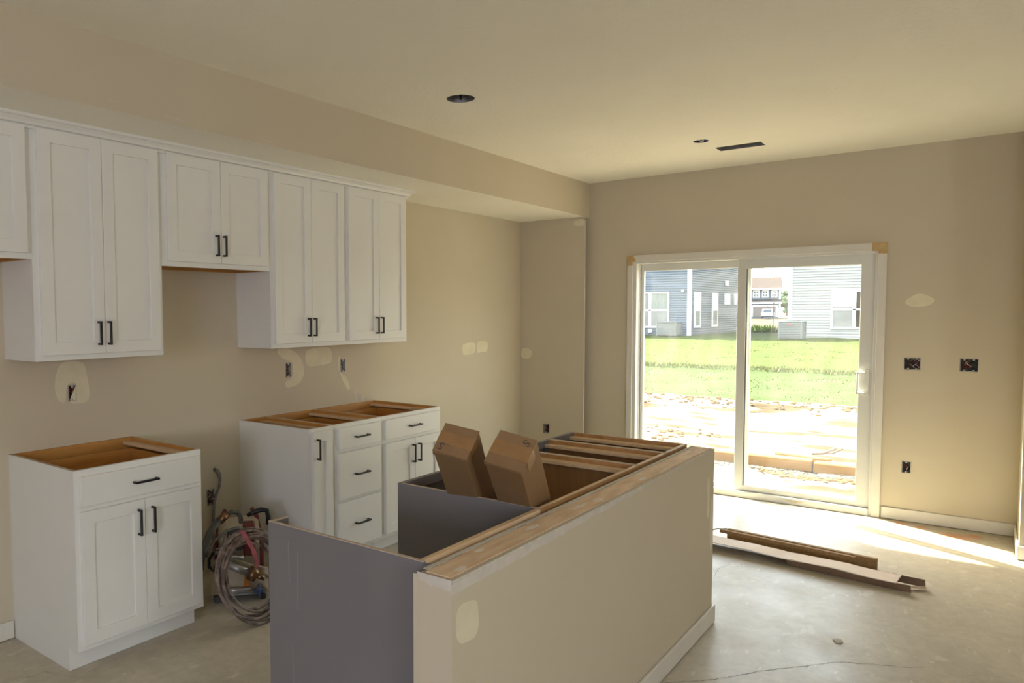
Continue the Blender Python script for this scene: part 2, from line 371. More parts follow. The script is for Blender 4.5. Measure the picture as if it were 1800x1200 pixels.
crack([(4.925, -2.331), (4.699, -2.353), (4.539, -2.417)], .0012, 4)
crack([(.298, -.435), (.409, -.451), (.47, -.62)], .0012, 5)
# ceiling (seen from below): u=+X, v=+Y, normal down
can = (2.360 - .080, 2.360 + .080, -1.272 - .080, -1.272 + .080, 'round')
jbx = (4.258 - .052, 4.258 + .052, -1.972 - .052, -1.972 + .052, 'round')
vent = (4.534, 4.680, -2.288, -1.985)
ceiling = struct('ceiling', plate((0, 0, H), (1, 0, 0), (0, 1, 0), (0, 0, -1), (XB - .2, XF + .16), (YB - .2, .2), .016, [can, jbx, vent]), M_ceil)
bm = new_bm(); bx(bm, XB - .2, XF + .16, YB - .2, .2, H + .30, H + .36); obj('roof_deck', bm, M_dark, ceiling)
for (a, b, c, d) in ((XB - .2, XF + .16, .14, .2), (XB - .2, XF + .16, YB - .2, YB - .14), (XB - .2, XB - .14, YB - .14, .14), (XF + .1, XF + .16, YB - .14, .14)):
    bm = new_bm(); bx(bm, a, b, c, d, H + .016, H + .30); obj('rim_joist', bm, M_woodl, ceiling)

# kitchen wall, y = 0, u=+X v=+Z
OUT = [(.768, .812, 1.095, 1.178), (2.208, 2.262, 1.108, 1.204), (2.724, 2.776, 1.108, 1.202), (1.578, 1.636, .392, .492)]
wk = struct('wall_kitchen', plate((0, 0, 0), (1, 0, 0), (0, 0, 1), (0, -1, 0), (XB - .2, XF + .16), (0, H), .12, OUT), M_wall)
ux, uz, uy = (1, 0, 0), (0, 0, 1), (0, 1, 0)
K = lambda pts, m=M_mud, nm='filler_patch': patch(wk, [Vector((x, 0, z)) for x, z in pts], m, (0, -1, 0), nm)
K([(.72, 1.10), (.70, 1.16), (.71, 1.24), (.735, 1.29), (.80, 1.30), (.86, 1.28), (.87, 1.20), (.885, 1.13), (.87, 1.085), (.82, 1.08), (.765, 1.085), (.76, 1.18), (.77, 1.19), (.822, 1.186), (.825, 1.088), (.76, 1.09)][:11] + [(.82, 1.19), (.76, 1.185), (.755, 1.09)])
K([(2.14, 1.30), (2.20, 1.31), (2.27, 1.285), (2.33, 1.25), (2.37, 1.18), (2.37, 1.11), (2.33, 1.06), (2.27, 1.045), (2.21, 1.04), (2.20, 1.085), (2.275, 1.10), (2.275, 1.21), (2.20, 1.225), (2.14, 1.27)])
K([(2.388, 1.185), (2.385, 1.255), (2.40, 1.28), (2.47, 1.29), (2.58, 1.295), (2.635, 1.275), (2.642, 1.18), (2.55, 1.17), (2.43, 1.165)])
K([(2.71, 1.12), (2.69, 1.17), (2.70, 1.215), (2.718, 1.225), (2.716, 1.105), (2.78, 1.08), (2.83, .985), (2.79, .975), (2.745, 1.04)])
K([(2.86, .955), (2.875, .90), (2.90, .86), (2.905, .88), (2.88, .97)], M_mudw)
K([(2.935, .876), (2.932, .90), (2.95, .93), (2.965, .92), (2.97, .876)], M_mudw)
K([(4.25, 1.155), (4.24, 1.24), (4.30, 1.255), (4.42, 1.26), (4.455, 1.24), (4.45, 1.16), (4.35, 1.15)])
K([(4.48, 1.155), (4.475, 1.255), (4.56, 1.265), (4.65, 1.255), (4.665, 1.22), (4.64, 1.16), (4.55, 1.165)])
# pantry stub wall and far wall
SO = [(-.321, -.250, .366, .458)]
stub = struct('wall_recess', plate((XR, 0, 0), (0, 1, 0), (0, 0, 1), (-1, 0, 0), (YS, 0), (0, HS), .0925, SO), M_wall)
S = lambda pts, m=M_mud: patch(stub, [Vector((XR, y, z)) for y, z in pts], m, (-1, 0, 0))
S([(-.66, 2.30), (-.56, 2.305), (-.55, 2.335), (-.575, 2.362), (-.655, 2.366)]); S([(-.012, 1.075), (-.012, 1.165), (-.08, 1.175), (-.125, 1.15), (-.13, 1.10), (-.09, 1.07)])
bm = new_bm(); bx(bm, XR + .002, XR + .022, YS - .0016, YS, 0.06, HS - .03); obj('corner_bead', bm, M_mudw, stub)
DY0, DY1, DZ = -1.085, -2.912, 1.958      # rough opening edge (inside of the casing)
FO = [(DY1, DY0, 0, DZ), (-3.183, -3.084, 1.098, 1.186), (-3.507, -3.403, 1.100, 1.192), (-3.146, -3.089, .350, .438)]
wf = struct('wall_far', plate((XF, 0, 0), (0, 1, 0), (0, 0, 1), (-1, 0, 0), (YRT - .1, .12), (0, H), .14, FO), M_wall)
W = lambda pts, m=M_mud: patch(wf, [Vector((XF, y, z)) for y, z in pts], m, (-1, 0, 0))
W([(-3.075, 1.585), (-3.11, 1.62), (-3.155, 1.645), (-3.20, 1.635), (-3.255, 1.60), (-3.235, 1.565), (-3.17, 1.545), (-3.10, 1.555)])
wr = new_bm(); bx(wr, XS, XF + .14, YB - .1, YRT, 0, H); wr = struct('wall_right', wr, M_wall)
# soffit above the cabinets (painted front, textured underside)
bm = new_bm(); bx(bm, XB, XF - .0005, YS, -.0005, HS, H + .001)
for f in bm.faces:
    f.normal_update(); f.material_index = 1 if f.normal.z < -.9 else 0
soffit = struct('wall_soffit', bm, [M_wall, M_ceil])
for (x0, x1, z) in ((.64, .72, 2.425), (.90, 1.03, 2.41), (1.46, 1.56, 2.405)):
    patch(soffit, [Vector((x0, YS, z)), Vector((x1, YS, z - .004)), Vector((x1 - .01, YS, z + .003)), Vector(((x0 + x1) / 2, YS, z + .004)), Vector((x0 + .01, YS, z + .005))], M_mudw, (0, -1, 0))
# rooms behind the photographer: back and side walls with window openings
wbk = struct('wall_back', plate((XB, 0, 0), (0, 1, 0), (0, 0, 1), (1, 0, 0), (YB - .1, .1), (0, H), .14, [(-5.5, -3.7, .9, 2.2)]), M_wall)
wsd = struct('wall_side', plate((0, YB, 0), (1, 0, 0), (0, 0, 1), (0, 1, 0), (XB - .1, XS), (0, H), .14, [(-2.65, -1.15, .8, 2.3)]), M_wall)

def bboard(name, segs):
    """segs: list of box extents; eased top edge"""
    bm = new_bm()
    for s in segs: bx(bm, *s, 0.004, .088, bev=.003)
    return struct(name, bm, M_trim)
bboard('baseboard_far', [(XF - .014, XF, YRT + .001, -2.974)])
bboard('baseboard_right', [(XS - .014, XF - .014, YRT, YRT + .014)])
bboard('baseboard_right_return', [(XS - .014, XS, -7.0, YRT)])
bboard('baseboard_kitchen', [(XB, .470, -.014, 0)])
bboard('baseboard_recess', [(3.09, XR, -.014, 0)])
bboard('baseboard_recess_return', [(XR - .014, XR, YS, -.014)])

# ------------------------------------------------------------------ sliding patio door
def frame_rect(bm, x0, x1, y0, y1, z0, z1, w_s, w_e, w_t, w_b, bev=.002, mi=0):
    """rectangular sash in the YZ plane: stile widths at y0 and y1, rail heights top and bottom"""
    bx(bm, x0, x1, y0, y0 + w_s, z0, z1, bev, mi); bx(bm, x0, x1, y1 - w_e, y1, z0, z1, bev, mi)
    bx(bm, x0, x1, y0 + w_s - .001, y1 - w_e + .001, z1 - w_t, z1, bev, mi); bx(bm, x0, x1, y0 + w_s - .001, y1 - w_e + .001, z0, z0 + w_b, bev, mi)
bm = new_bm()
x0, x1 = XF - .006, XF + .15
bx(bm, x0, x1, DY0 - .030, DY0 + .001, 0, DZ, .002); bx(bm, x0, x1, DY1 - .001, DY1 + .018, 0, DZ, .002)
bx(bm, x0, x1, DY1 + .018, DY0 - .030, DZ - .018, DZ, .002); bx(bm, x0 - .01, x1, DY1 + .018, DY0 - .030, 0.0, .052, .003)
for dx in (.052, .10):   # tracks
    bx(bm, XF + dx, XF + dx + .006, DY1 + .018, DY0 - .03, .052, .066); bx(bm, XF + dx, XF + dx + .006, DY0 - .036, DY0 - .028, .05, DZ - .018)
door = struct('door_1', bm, M_vinyl, 'white vinyl sliding patio door looking onto the back yard')
for (ya, yb_, za, zb, tri) in ((DY0, -1.035, 0, 2.018, 0), (-2.966, DY1, 0, 2.012, 0)):
    bm = new_bm(); bx(bm, XF - .020, XF, ya, yb_, za, zb - .056, .003); obj('casing_board', bm, M_trim, door)
bm = new_bm(); bx(bm, XF - .020, XF, -2.966, -1.035, DZ, 2.016, .003); obj('head_casing_board', bm, M_trim, door)
bm = new_bm(); bx(bm, XF - .0215, XF - .0195, -2.966, -2.872, 1.957, 2.0165, 0); bx(bm, XF - .0215, XF - .0195, -2.966, -2.912, 1.935, 1.957); o = obj('corner_filler', bm, M_mudc, door); o['label'] = 'large tan smear of filler over the head casing joint'
bm = new_bm(); poly_prism(bm, [(XF - .0195, -1.035, 2.0165), (XF - .0195, -1.085, 2.0165), (XF - .0195, -1.098, 2.0), (XF - .0195, -1.115, 1.962), (XF - .0195, -1.085, 1.958), (XF - .0195, -1.082, 1.925), (XF - .0195, -1.06, 1.93), (XF - .0195, -1.035, 1.92)], (-1, 0, 0), .002); o = obj('corner_filler', bm, M_mudc, door); o['label'] = 'tan smear of filler over the head casing joint'
patch(door, [Vector((XF - .0165, -2.40 - .055 * math.cos(a) * (1 + .3 * math.sin(3 * a)), 0.030 + .009 * math.sin(a))) for a in [k * math.pi / 9 for k in range(18)]], M_mudd, (-1, 0, 0), 'dried_mud_smear', .0006)
# fixed sash (outer track)
bm = new_bm(); frame_rect(bm, XF + .088, XF + .122, -2.03, DY0 - .040, .052, DZ - .018, .075, .022, .060, .024)
fixed = obj('fixed_sash', bm, M_vinyl, door)
bm = new_bm(); bx(bm, XF + .102, XF + .108, -1.95, DY0 - .058, .070, DZ - .072); obj('glass_pane', bm, M_glass, fixed)
# sliding sash (inner track)
bm = new_bm(); frame_rect(bm, XF + .022, XF + .057, DY1 + .018, -1.945, .052, DZ - .018, .090, .066, .075, .045)
slide = obj('sliding_sash', bm, M_vinyl, door)
bm = new_bm(); bx(bm, XF + .036, XF + .042, DY1 + .100, -2.005, .092, DZ - .088); obj('glass_pane', bm, M_glass, slide)
bm = new_bm(); bx(bm, XF + .030, XF + .050, -2.0175, -2.0095, .096, DZ - .092); o = obj('glazing_gasket', bm, M_hoseg, slide)
bm = new_bm()
bx(bm, XF + .012, XF + .024, -2.872, -2.838, .895, 1.085, .003)
yh = -2.798
bx(bm, XF - .030, XF - .018, yh - .010, yh + .002, .905, 1.070, .003); bx(bm, XF - .030, XF + .016, -2.85, yh + .002, 1.058, 1.070, .003); bx(bm, XF - .030, XF + .016, -2.85, yh + .002, .905, .917, .003)
o = obj('door_handle', bm, M_vinyl, slide); o['label'] = 'white D-shaped pull handle'

# ------------------------------------------------------------------ electrical boxes
def wires(bm, pts, r=.0022, mi=0): tube(bm, pts, r, 6, mi)
def elbox(o, u, v, n, w, h, label, dark, gang=1, seed=0):
    """open plastic device box set in a wall cut-out; o = centre on the wall face, u across, v up, n out of the wall"""
    o, u, v, n = map(Vector, (o, u, v, n)); mt = Matrix(((u.x, v.x, n.x, o.x), (u.y, v.y, n.y, o.y), (u.z, v.z, n.z, o.z), (0, 0, 0, 1)))
    t = thing('electrical_box', label, 'electrical box', o, 'open electrical boxes in the walls')
    r = random.Random(seed)
    w -= .002; h -= .002
    bm = new_bm(); d = .055; e = .0035
    for a in ((-w / 2, -w / 2 + e, -h / 2, h / 2), (w / 2 - e, w / 2, -h / 2, h / 2), (-w / 2 + e, w / 2 - e, -h / 2, -h / 2 + e), (-w / 2 + e, w / 2 - e, h / 2 - e, h / 2)):
        bx(bm, a[0], a[1], a[2], a[3], -d, .0015)
    bx(bm, -w / 2, w / 2, -h / 2, h / 2, -d - .003, -d, mi=1)
    for k in range(gang):
        cx = (k + .5) / gang * w - w / 2
        for s in (-1, 1): bx(bm, cx - .006, cx + .006, s * (h / 2 - e) - s * .010, s * (h / 2 - e), -.006, .001, .0015)
    bm.transform(mt); obj('box_body', bm, [M_boxp, dark], t)
    for i in range(3 * gang):
        x = r.uniform(-w * .32, w * .32); mm = (M_wwire, M_dark, M_red, M_copper)[(i + seed) % 4]
        pts = [Vector((x + math.sin(q * 1.1 + i) * w * .14, -h * .36 + h * .72 * q / 7, -.03 + .018 * math.sin(q * .9 + i * 2))) for q in range(8)]
        bm = new_bm(); wires(bm, pts, .0026); bm.transform(mt); obj('wire', bm, mm, t)
    return t
elbox((.790, 0, 1.1365), ux, uz, (0, -1, 0), .044, .083, 'open electrical box under the tall wall cabinet, in a pale filler patch', M_boxin, 1, 1)
elbox((2.235, 0, 1.156), ux, uz, (0, -1, 0), .054, .096, 'open electrical box with a curved filler smear round it, over the base cabinets', M_boxin, 1, 2)
elbox((2.750, 0, 1.155), ux, uz, (0, -1, 0), .052, .094, 'narrow-looking open electrical box beside the square filler patch', M_boxin, 1, 3)
elbox((1.607, 0, .442), ux, uz, (0, -1, 0), .058, .100, 'open electrical box low in the range gap behind the grey cable', M_boxin, 1, 6)
elbox((XR, -.2855, .412), uy, uz, (-1, 0, 0), .071, .092, 'open electrical box low on the recess wall behind the island', M_boxin, 1, 5)
elbox((XF, -3.1335, 1.142), uy, uz, (-1, 0, 0), .099, .088, 'double switch box beside the patio door, dark wires inside', M_boxin, 2, 8)
elbox((XF, -3.455, 1.146), uy, uz, (-1, 0, 0), .104, .092, 'double switch box near the room corner with a curled pale wire', M_boxin, 2, 10)
elbox((XF, -3.1175, .394), uy, uz, (-1, 0, 0), .057, .088, 'single open electrical box low on the wall beside the patio door', M_boxin, 1, 4)

# range cable: comes out of the wall, loops down behind the box and to the floor
t = thing('range_cable', 'thick grey cable poking out of the wall in the range gap', 'cable', (1.63, 0, 0))
bm = new_bm(); tube(bm, [(1.637, -.002, .605), (1.640, -.020, .600), (1.650, -.028, .575), (1.655, -.030, .545), (1.648, -.028, .50), (1.630, -.024, .46), (1.618, -.022, .42), (1.610, -.022, .37), (1.602, -.024, .25), (1.60, -.03, .12), (1.62, -.05, .012)], lambda q: .012 if q < .3 else .0085, 10); obj('cable_sheath', bm, M_conduit, t)
bm = new_bm(); bx(bm, 1.593, 1.628, -.034, -.013, .436, .441, .001); obj('cable_clamp', bm, M_galv, t)

# ceiling rough-ins
t = thing('recessed_light_can', 'round open metal light can with no trim, in the ceiling', 'light can', (2.36, -1.272, H))
bm = new_bm(); N = 32
rings = []
for rr, z in ((.0765, H + .001), (.0765, H + .135), (.0001, H + .135)):
    rings.append([bm.verts.new((2.36 + rr * math.cos(2 * math.pi * k / N), -1.272 + rr * math.sin(2 * math.pi * k / N), z)) for k in range(N)])
for A, B in zip(rings, rings[1:]):
    for k in range(N): bm.faces.new((A[k], A[(k + 1) % N], B[(k + 1) % N], B[k]))
obj('can_housing', bm, M_galv, t)
for a in (.4, 1.7, 2.9, 4.1, 5.3):
    bm = new_bm(); bx(bm, -.007, .007, -.004, .0, H + .015, H + .045, 0, 0, Matrix.Translation((2.36, -1.272, 0)) @ Matrix.Rotation(a, 4, 'Z') @ Matrix.Translation((0, .0755, 0))); obj('spring_clip', bm, M_dark, t)
bm = new_bm(); cyl(bm, (2.36, -1.272, H + .134), (2.36, -1.272, H + .09), .02, .022, 14); obj('lamp_socket', bm, M_dark, t)
t = thing('ceiling_junction_box', 'small round junction box with white wire, in the ceiling near the vent hole', 'junction box', (4.258, -1.972, H))
bm = new_bm(); rings = []
for rr, z in ((.049, H + .001), (.049, H + .05), (.0001, H + .05)):
    rings.append([bm.verts.new((4.258 + rr * math.cos(2 * math.pi * k / N), -1.972 + rr * math.sin(2 * math.pi * k / N), z)) for k in range(N)])
for A, B in zip(rings, rings[1:]):
    for k in range(N): bm.faces.new((A[k], A[(k + 1) % N], B[(k + 1) % N], B[k]))
obj('box_body', bm, M_blue, t)
bm = new_bm(); tube(bm, [(4.23, -1.99, H + .045), (4.25, -1.985, H + .012), (4.28, -1.98, H + .004), (4.295, -1.97, H + .02)], .004, 6); obj('wire', bm, M_wwire, t)
bm = new_bm(); bx(bm, 4.206, 4.31, -1.976, -1.968, H - .0015, H + .003); obj('mounting_bar', bm, M_galv, t)
t = thing('vent_boot', 'rectangular open metal duct boot in the ceiling', 'duct', (4.607, -2.136, H))
bm = new_bm(); a, b, c, d = 4.535, 4.679, -2.287, -1.986
for q in ((a, a + .002, c, d), (b - .002, b, c, d), (a, b, c, c + .002), (a, b, d - .002, d)): bx(bm, q[0], q[1], q[2], q[3], H + .001, H + .14)
bx(bm, a, b, c, d, H + .14, H + .142); obj('boot_walls', bm, M_galv, t)
bm = new_bm(); tube(bm, [(4.60, -2.25, H + .05), (4.62, -2.22, H + .03), (4.60, -2.18, H + .05)], .006, 6); obj('strap', bm, M_dark, t)

# ------------------------------------------------------------------ cabinets
def shaker(x0, x1, z0, z1, yf, s, rail=.056, th=.020):
    """shaker door in the XZ plane whose back lies at yf, facing s (+-Y)"""
    bm = new_bm(); a, b, rc, ez = yf, yf + s * th, yf + s * .011, .0015
    def ring(y, e): return [bm.verts.new(p) for p in ((x0 + e, y, z0 + e), (x1 - e, y, z0 + e), (x1 - e, y, z1 - e), (x0 + e, y, z1 - e))]
    L = [ring(a, 0), ring(b - s * ez, 0), ring(b, ez), ring(b, rail - .0015), ring(b - s * .0015, rail), ring(rc, rail)]
    for P_, Q_ in zip(L, L[1:]):
        for k in range(4): bm.faces.new((P_[k], P_[(k + 1) % 4], Q_[(k + 1) % 4], Q_[k]))
    bm.faces.new(L[-1]); bm.faces.new(L[0][::-1])
    return bm
def pull(c, s, horiz, ln=.118):
    """square bar pull standing off a front at c"""
    bm = new_bm(); x, y, z = c; w = .0048; so = .030
    if horiz:
        bx(bm, x - ln / 2, x + ln / 2, y + s * (so - .009), y + s * so, z - w, z + w, .0012)
        for q in (-1, 1): bx(bm, x + q * (ln / 2 - .0096), x + q * ln / 2, y, y + s * (so - .008), z - w, z + w, .001)
    else:
        bx(bm, x - w, x + w, y + s * (so - .009), y + s * so, z - ln / 2, z + ln / 2, .0012)
        for q in (-1, 1): bx(bm, x - w, x + w, y, y + s * (so - .008), z + q * (ln / 2 - .0096), z + q * ln / 2, .001)
    return bm
def face_frame(bm, x0, x1, z0, z1, yf, s, opens, st=.038, th=.019):
    """frame boards; opens = list of (z0,z1) openings stacked"""
    a, b = yf, yf - s * th
    bx(bm, x0, x0 + st, a, b, z0, z1, .0008); bx(bm, x1 - st, x1, a, b, z0, z1, .0008)
    zs = [z0] + [q for o in opens for q in o] + [z1]
    for i in range(0, len(zs), 2): bx(bm, x0 + st - .0005, x1 - st + .0005, a, b + s * .0003, zs[i], zs[i + 1], .0005)
def base_cab(label, group, x0, x1, yb, yf, paint, drawers, doors, zopens, wood=M_woodo, st=.038, boxes=True):
    s = 1 if yf > yb else -1; Z = .876; fb = yf - s * .019
    t = thing('base_cabinet', label, 'cabinet', ((x0 + x1) / 2, yb, 0), group)
    for side in (0, 1):
        bm = new_bm(); xa = x0 if side == 0 else x1; q = 1 if side == 0 else -1
        for (u0, u1, mi) in ((0, .003, 0), (.003, .015, 1)):
            pr = [(yb, 0), (yf - s * .079, 0), (yf - s * .079, .1016), (fb, .1016), (fb, Z), (yb, Z)]
            poly_prism(bm, [(xa + q * u0, y, z) for y, z in pr], (q, 0, 0), u1 - u0, mi)
        bx(bm, xa + q * .0004, xa + q * .0148, yb, fb, Z - .0002, Z + .0006, 0, 2)
        obj('side_panel', bm, [paint, wood, M_plyedge], t)
        bm = new_bm(); bx(bm, xa + q * .015, xa + q * .060, yb + s * .012, fb, Z - .034, Z - .018, .001); obj('stretcher', bm, M_woodl, t)
    bm = new_bm(); bx(bm, x0 + .015, x1 - .015, yb, yb + s * .006, .1016, Z - .001); obj('back_panel', bm, wood, t)
    bm = new_bm(); bx(bm, x0 + .015, x1 - .015, yb + s * .006, yb + s * .020, Z - .085, Z, .001); obj('nailing_rail', bm, wood if paint is M_white else M_woodl, t)
    bm = new_bm(); bx(bm, x0 + .015, x1 - .015, yb + s * .006, fb, .1016, .116); obj('bottom_panel', bm, wood, t)
    bm = new_bm(); face_frame(bm, x0, x1, .1016, Z, yf, s, zopens, st); obj('face_frame', bm, paint, t)
    bm = new_bm(); bx(bm, x0 + .002, x1 - .002, yf - s * .082, yf - s * .0765, 0.002, .1012); obj('toe_kick', bm, paint, t)
    for (a, b, z0, z1) in drawers:
        bm = new_bm(); bx(bm, a, b, yf, yf + s * .020, z0, z1, .0018); dr = obj('drawer', bm, paint, t)
        obj('handle', pull(((a + b) / 2, yf + s * .020, (z0 + z1) / 2), s, True), M_black, dr)
        if boxes and z1 > .8:
            bm = new_bm(); ya, yc = yf - s * .021, yb + s * .075; za, zb = z0 + .012, z1 - .018; e = .013; xa, xb = a + .035, b - .035
            bx(bm, xa, xb, ya, ya - s * e, za, zb); bx(bm, xa, xb, yc, yc + s * e, za, zb); bx(bm, xa, xa + e, ya, yc, za, zb); bx(bm, xb - e, xb, ya, yc, za, zb); bx(bm, xa, xb, ya, yc, za + .004, za + .010)
            obj('drawer_box', bm, wood, dr)
    for (a, b, z0, z1, hx) in doors:
        dm = shaker(a, b, z0, z1, yf, s); d = obj('door', dm, paint, t)
        obj('handle', pull((hx, yf + s * .020, z1 - .097), s, False), M_black, d)
    return t
G1 = 'white base cabinets along the kitchen wall'
YFW = -.6085
A = base_cab('white base cabinet standing alone, one drawer over two doors, open top', G1, .4768, 1.107, 0, YFW, M_white,
             [(.497, 1.090, .722, .849)], [(.497, .7915, .127, .700, .7575), (.7935, 1.090, .127, .700, .8255)], [(.140, .690), (.735, .838)])
base_cab('narrow white base cabinet with a single tall door and one handle', G1, 1.826, 2.027, 0, YFW, M_white,
         [], [(1.845, 2.000, .127, .857, 1.872)], [(.140, .838)], boxes=False)
base_cab('white base cabinet of three stacked drawers', G1, 2.0275, 2.4515, 0, YFW, M_white,
         [(2.050, 2.430, .728, .853), (2.050, 2.430, .430, .705), (2.050, 2.430, .127, .411)], [], [(.140, .400), (.440, .695), (.735, .838)])
base_cab('white base cabinet with one drawer over two doors, behind the cardboard cartons', G1, 2.452, 3.079, 0, YFW, M_white,
         [(2.472, 3.052, .728, .853)], [(2.472, 2.7735, .127, .703, 2.7435), (2.7755, 3.052, .127, .703, 2.8055)], [(.140, .690), (.735, .838)])

def wall_cab(label, x0, x1, zb, doors, hz):
    yf, Z, s = -.305, 2.370, -1; fb = yf + .019
    t = thing('wall_cabinet', label, 'cabinet', ((x0 + x1) / 2, 0, zb), 'white wall cabinets under the soffit')
    for side in (0, 1):
        bm = new_bm(); xa = x0 if side == 0 else x1; q = 1 if side == 0 else -1
        bx(bm, xa, xa + q * .003, 0, fb, zb, Z); bx(bm, xa + q * .003, xa + q * .015, 0, fb, zb, Z, 0, 1); obj('side_panel', bm, [M_white, M_woodo], t)
    bm = new_bm(); bx(bm, x0 + .015, x1 - .015, -.006, fb, zb + .014, zb + .026); obj('bottom_panel', bm, M_woodo, t)
    bm = new_bm(); bx(bm, x0 + .015, x1 - .015, -.006, 0, zb, Z); obj('back_panel', bm, M_woodo, t)
    bm = new_bm(); bx(bm, x0 + .015, x1 - .015, -.006, fb, Z - .012, Z); obj('top_panel', bm, M_woodo, t)
    bm = new_bm(); face_frame(bm, x0, x1, zb, Z, yf, s, [(zb + .038, Z - .045)]); obj('face_frame', bm, M_white, t)
    for (a, b, hx) in doors:
        d = obj('door', shaker(a, b, zb + .0255, 2.338, yf, s), M_white, t)
        if hx is not None: obj('handle', pull((hx, yf - .020, zb + .0255 + .094), s, False, .112), M_black, d)
    return t
ZU, ZM = 1.3219, 1.7705
wall_cab('short white wall cabinet over the fridge space, cut by the photo edge', -.437, .4755, ZM, [(-.410, .018, -.016), (.020, .452, .054)], 0)
wall_cab('tall white two-door wall cabinet beside the short one over the fridge space', .476, 1.1145, ZU, [(.503, .7955, .760), (.7975, 1.0925, .8085)], 0)
wall_cab('short white two-door wall cabinet over the range gap', 1.115, 1.8245, ZM, [(1.143, 1.4695, 1.434), (1.4715, 1.800, 1.4835)], 0)
wall_cab('tall white two-door wall cabinet next to the short one over the range gap', 1.825, 2.4525, ZU, [(1.849, 2.1395, 2.104), (2.1415, 2.431, 2.153)], 0)
wall_cab('tall white two-door wall cabinet ending the run where the crown turns the corner', 2.453, 3.0915, ZU, [(2.474, 2.7735, 2.738), (2.7755, 3.066, 2.787)], 0)
# crown moulding with a mitred return
prof = [(0.000, 2.331), (.011, 2.331), (.013, 2.3365), (.005, 2.3385), (.007, 2.3445), (.018, 2.347), (.024, 2.358), (.034, 2.367), (.034, 2.370), (.046, 2.3705), (.050, 2.3745), (.050, 2.3845), (0.0, 2.3845)]
bm = new_bm(); cols = []
for p_, z in prof: cols.append([bm.verts.new((-.437, -.3055 - p_, z)), bm.verts.new((3.0925 + p_, -.3055 - p_, z)), bm.verts.new((3.0925 + p_, -.001, z))])
k = len(cols)
for i in range(k):
    A_, B_ = cols[i], cols[(i + 1) % k]
    for j in (0, 1): bm.faces.new((A_[j], A_[j + 1], B_[j + 1], B_[j]))
bm.faces.new([c[0] for c in cols]); bm.faces.new([c[2] for c in cols][::-1])
tag(obj('crown_moulding', bm, M_white), 'long white crown moulding along the top of the wall cabinets', 'moulding')

# ------------------------------------------------------------------ island: half wall, grey cabinets, end panel
M_splash = mat('plaster_splash', (.78, .70, .60), (.70, .62, .52), rough=.85, scale=30)
XI0, XI1, YI0, YI1, HI = .4637, 2.6868, -2.4332, -2.5373, .8647
bm = new_bm(); bx(bm, XI0, XI1, YI1, YI1 + .0125, 0, HI - .003); hw = struct('wall_island', bm, M_wall, 'low drywalled half wall behind the grey island cabinets')
bm = new_bm(); bx(bm, XI0 + .0125, XI1 - .0125, YI0 - .0125, YI0, 0, HI - .004); obj('drywall_sheet', bm, [M_wall], hw)
bm = new_bm(); bx(bm, XI0, XI0 + .0125, YI1 + .0125, YI0 + .013, 0, HI - .010); obj('drywall_end', bm, M_wall, hw)
bm = new_bm(); bx(bm, XI1 - .0125, XI1, YI1 + .0125, YI0 + .006, 0, HI - .003); obj('drywall_end', bm, M_wall, hw)
for (a, b) in ((XI0 + .0125, 1.62), (1.622, XI1 - .0125)):
    bm = new_bm(); bx(bm, a, b, YI1 + .0135, YI0 - .0135, HI - .040, HI, .001); o = obj('top_plate_board', bm, M_ply, hw)
bm = new_bm(); bx(bm, XI0 + .02, XI1 - .02, YI1 + .0135, YI0 - .0135, 0, HI - .041); obj('stud_core', bm, M_woodl, hw)
# exposed paper edge and ragged joint-compound band along the top of the room side
def ragged(x0, x1, zt, zb0, zb1, n, y, seed, jag):
    r = random.Random(seed); top = [(x0 + (x1 - x0) * i / n, y, zt) for i in range(n + 1)]
    bot = [(x0 + (x1 - x0) * i / n, y, zb0 + (zb1 - zb0) * i / n + r.uniform(-jag, jag)) for i in range(n + 1)]
    return top, bot
def strip(bm, A, B, n, th):
    n = Vector(n) * th; V = [[bm.verts.new(Vector(p)), bm.verts.new(Vector(q)), bm.verts.new(Vector(q) + n), bm.verts.new(Vector(p) + n)] for p, q in zip(A, B)]
    for a, b in zip(V, V[1:]):
        for k in range(4): bm.faces.new((a[k], b[k], b[(k + 1) % 4], a[(k + 1) % 4]))
    bm.faces.new(V[0]); bm.faces.new(V[-1][::-1])
a, b = ragged(XI0, 1.75, HI - .004, .824, .846, 60, YI1, 5, .0025); bm = new_bm(); strip(bm, a, b, (0, -1, 0), .0012); obj('joint_compound', bm, M_mudw, hw)
a, b = ragged(XI0, XI1, HI - .0025, .853, .857, 110, YI1, 8, .0018); bm = new_bm(); strip(bm, a, b, (0, -1, 0), .002); obj('torn_paper_edge', bm, M_paper, hw)
a, b = ragged(XI0 + .02, XI1 - .02, HI - .0025, HI - .0025, HI - .0025, 60, YI0, 9, 0)
b = [(p[0], YI0 - .010 - random.Random(i).uniform(0, .008), HI + .0005) for i, p in enumerate(a)]; a = [(p[0], YI0 + .001, HI + .0005) for p in a]
bm = new_bm(); strip(bm, a, b, (0, 0, 1), .0015); obj('plaster_ridge', bm, M_mudw, hw)
yy = [YI0 + .004 - .108 * i / 14 for i in range(15)]; r = random.Random(3)
bm = new_bm(); strip(bm, [(XI0, y, HI - .001) for y in yy], [(XI0, y, .845 - .012 * (i / 14) + r.uniform(-.004, .004)) for i, y in enumerate(yy)], (-1, 0, 0), .002); obj('joint_compound', bm, M_mudw, hw)
bm = new_bm(); bx(bm, XI0 - .003, XI0 - .0002, YI0 - .001, YI0 + .0155, 0, HI - .008); obj('corner_bead', bm, M_wall, hw)
for (cx, cz, w_, h_, m_, sd) in ((.535, .735, .052, .055, M_mud, 4), (2.597, .64, .020, .10, M_mud, 6), (2.655, .50, .022, .13, M_mud, 7)):
    patch(hw, blob_pts((cx, YI1, cz), w_, h_, ux, uz, sd, jag=.12, sq=3.0), m_, (0, -1, 0))
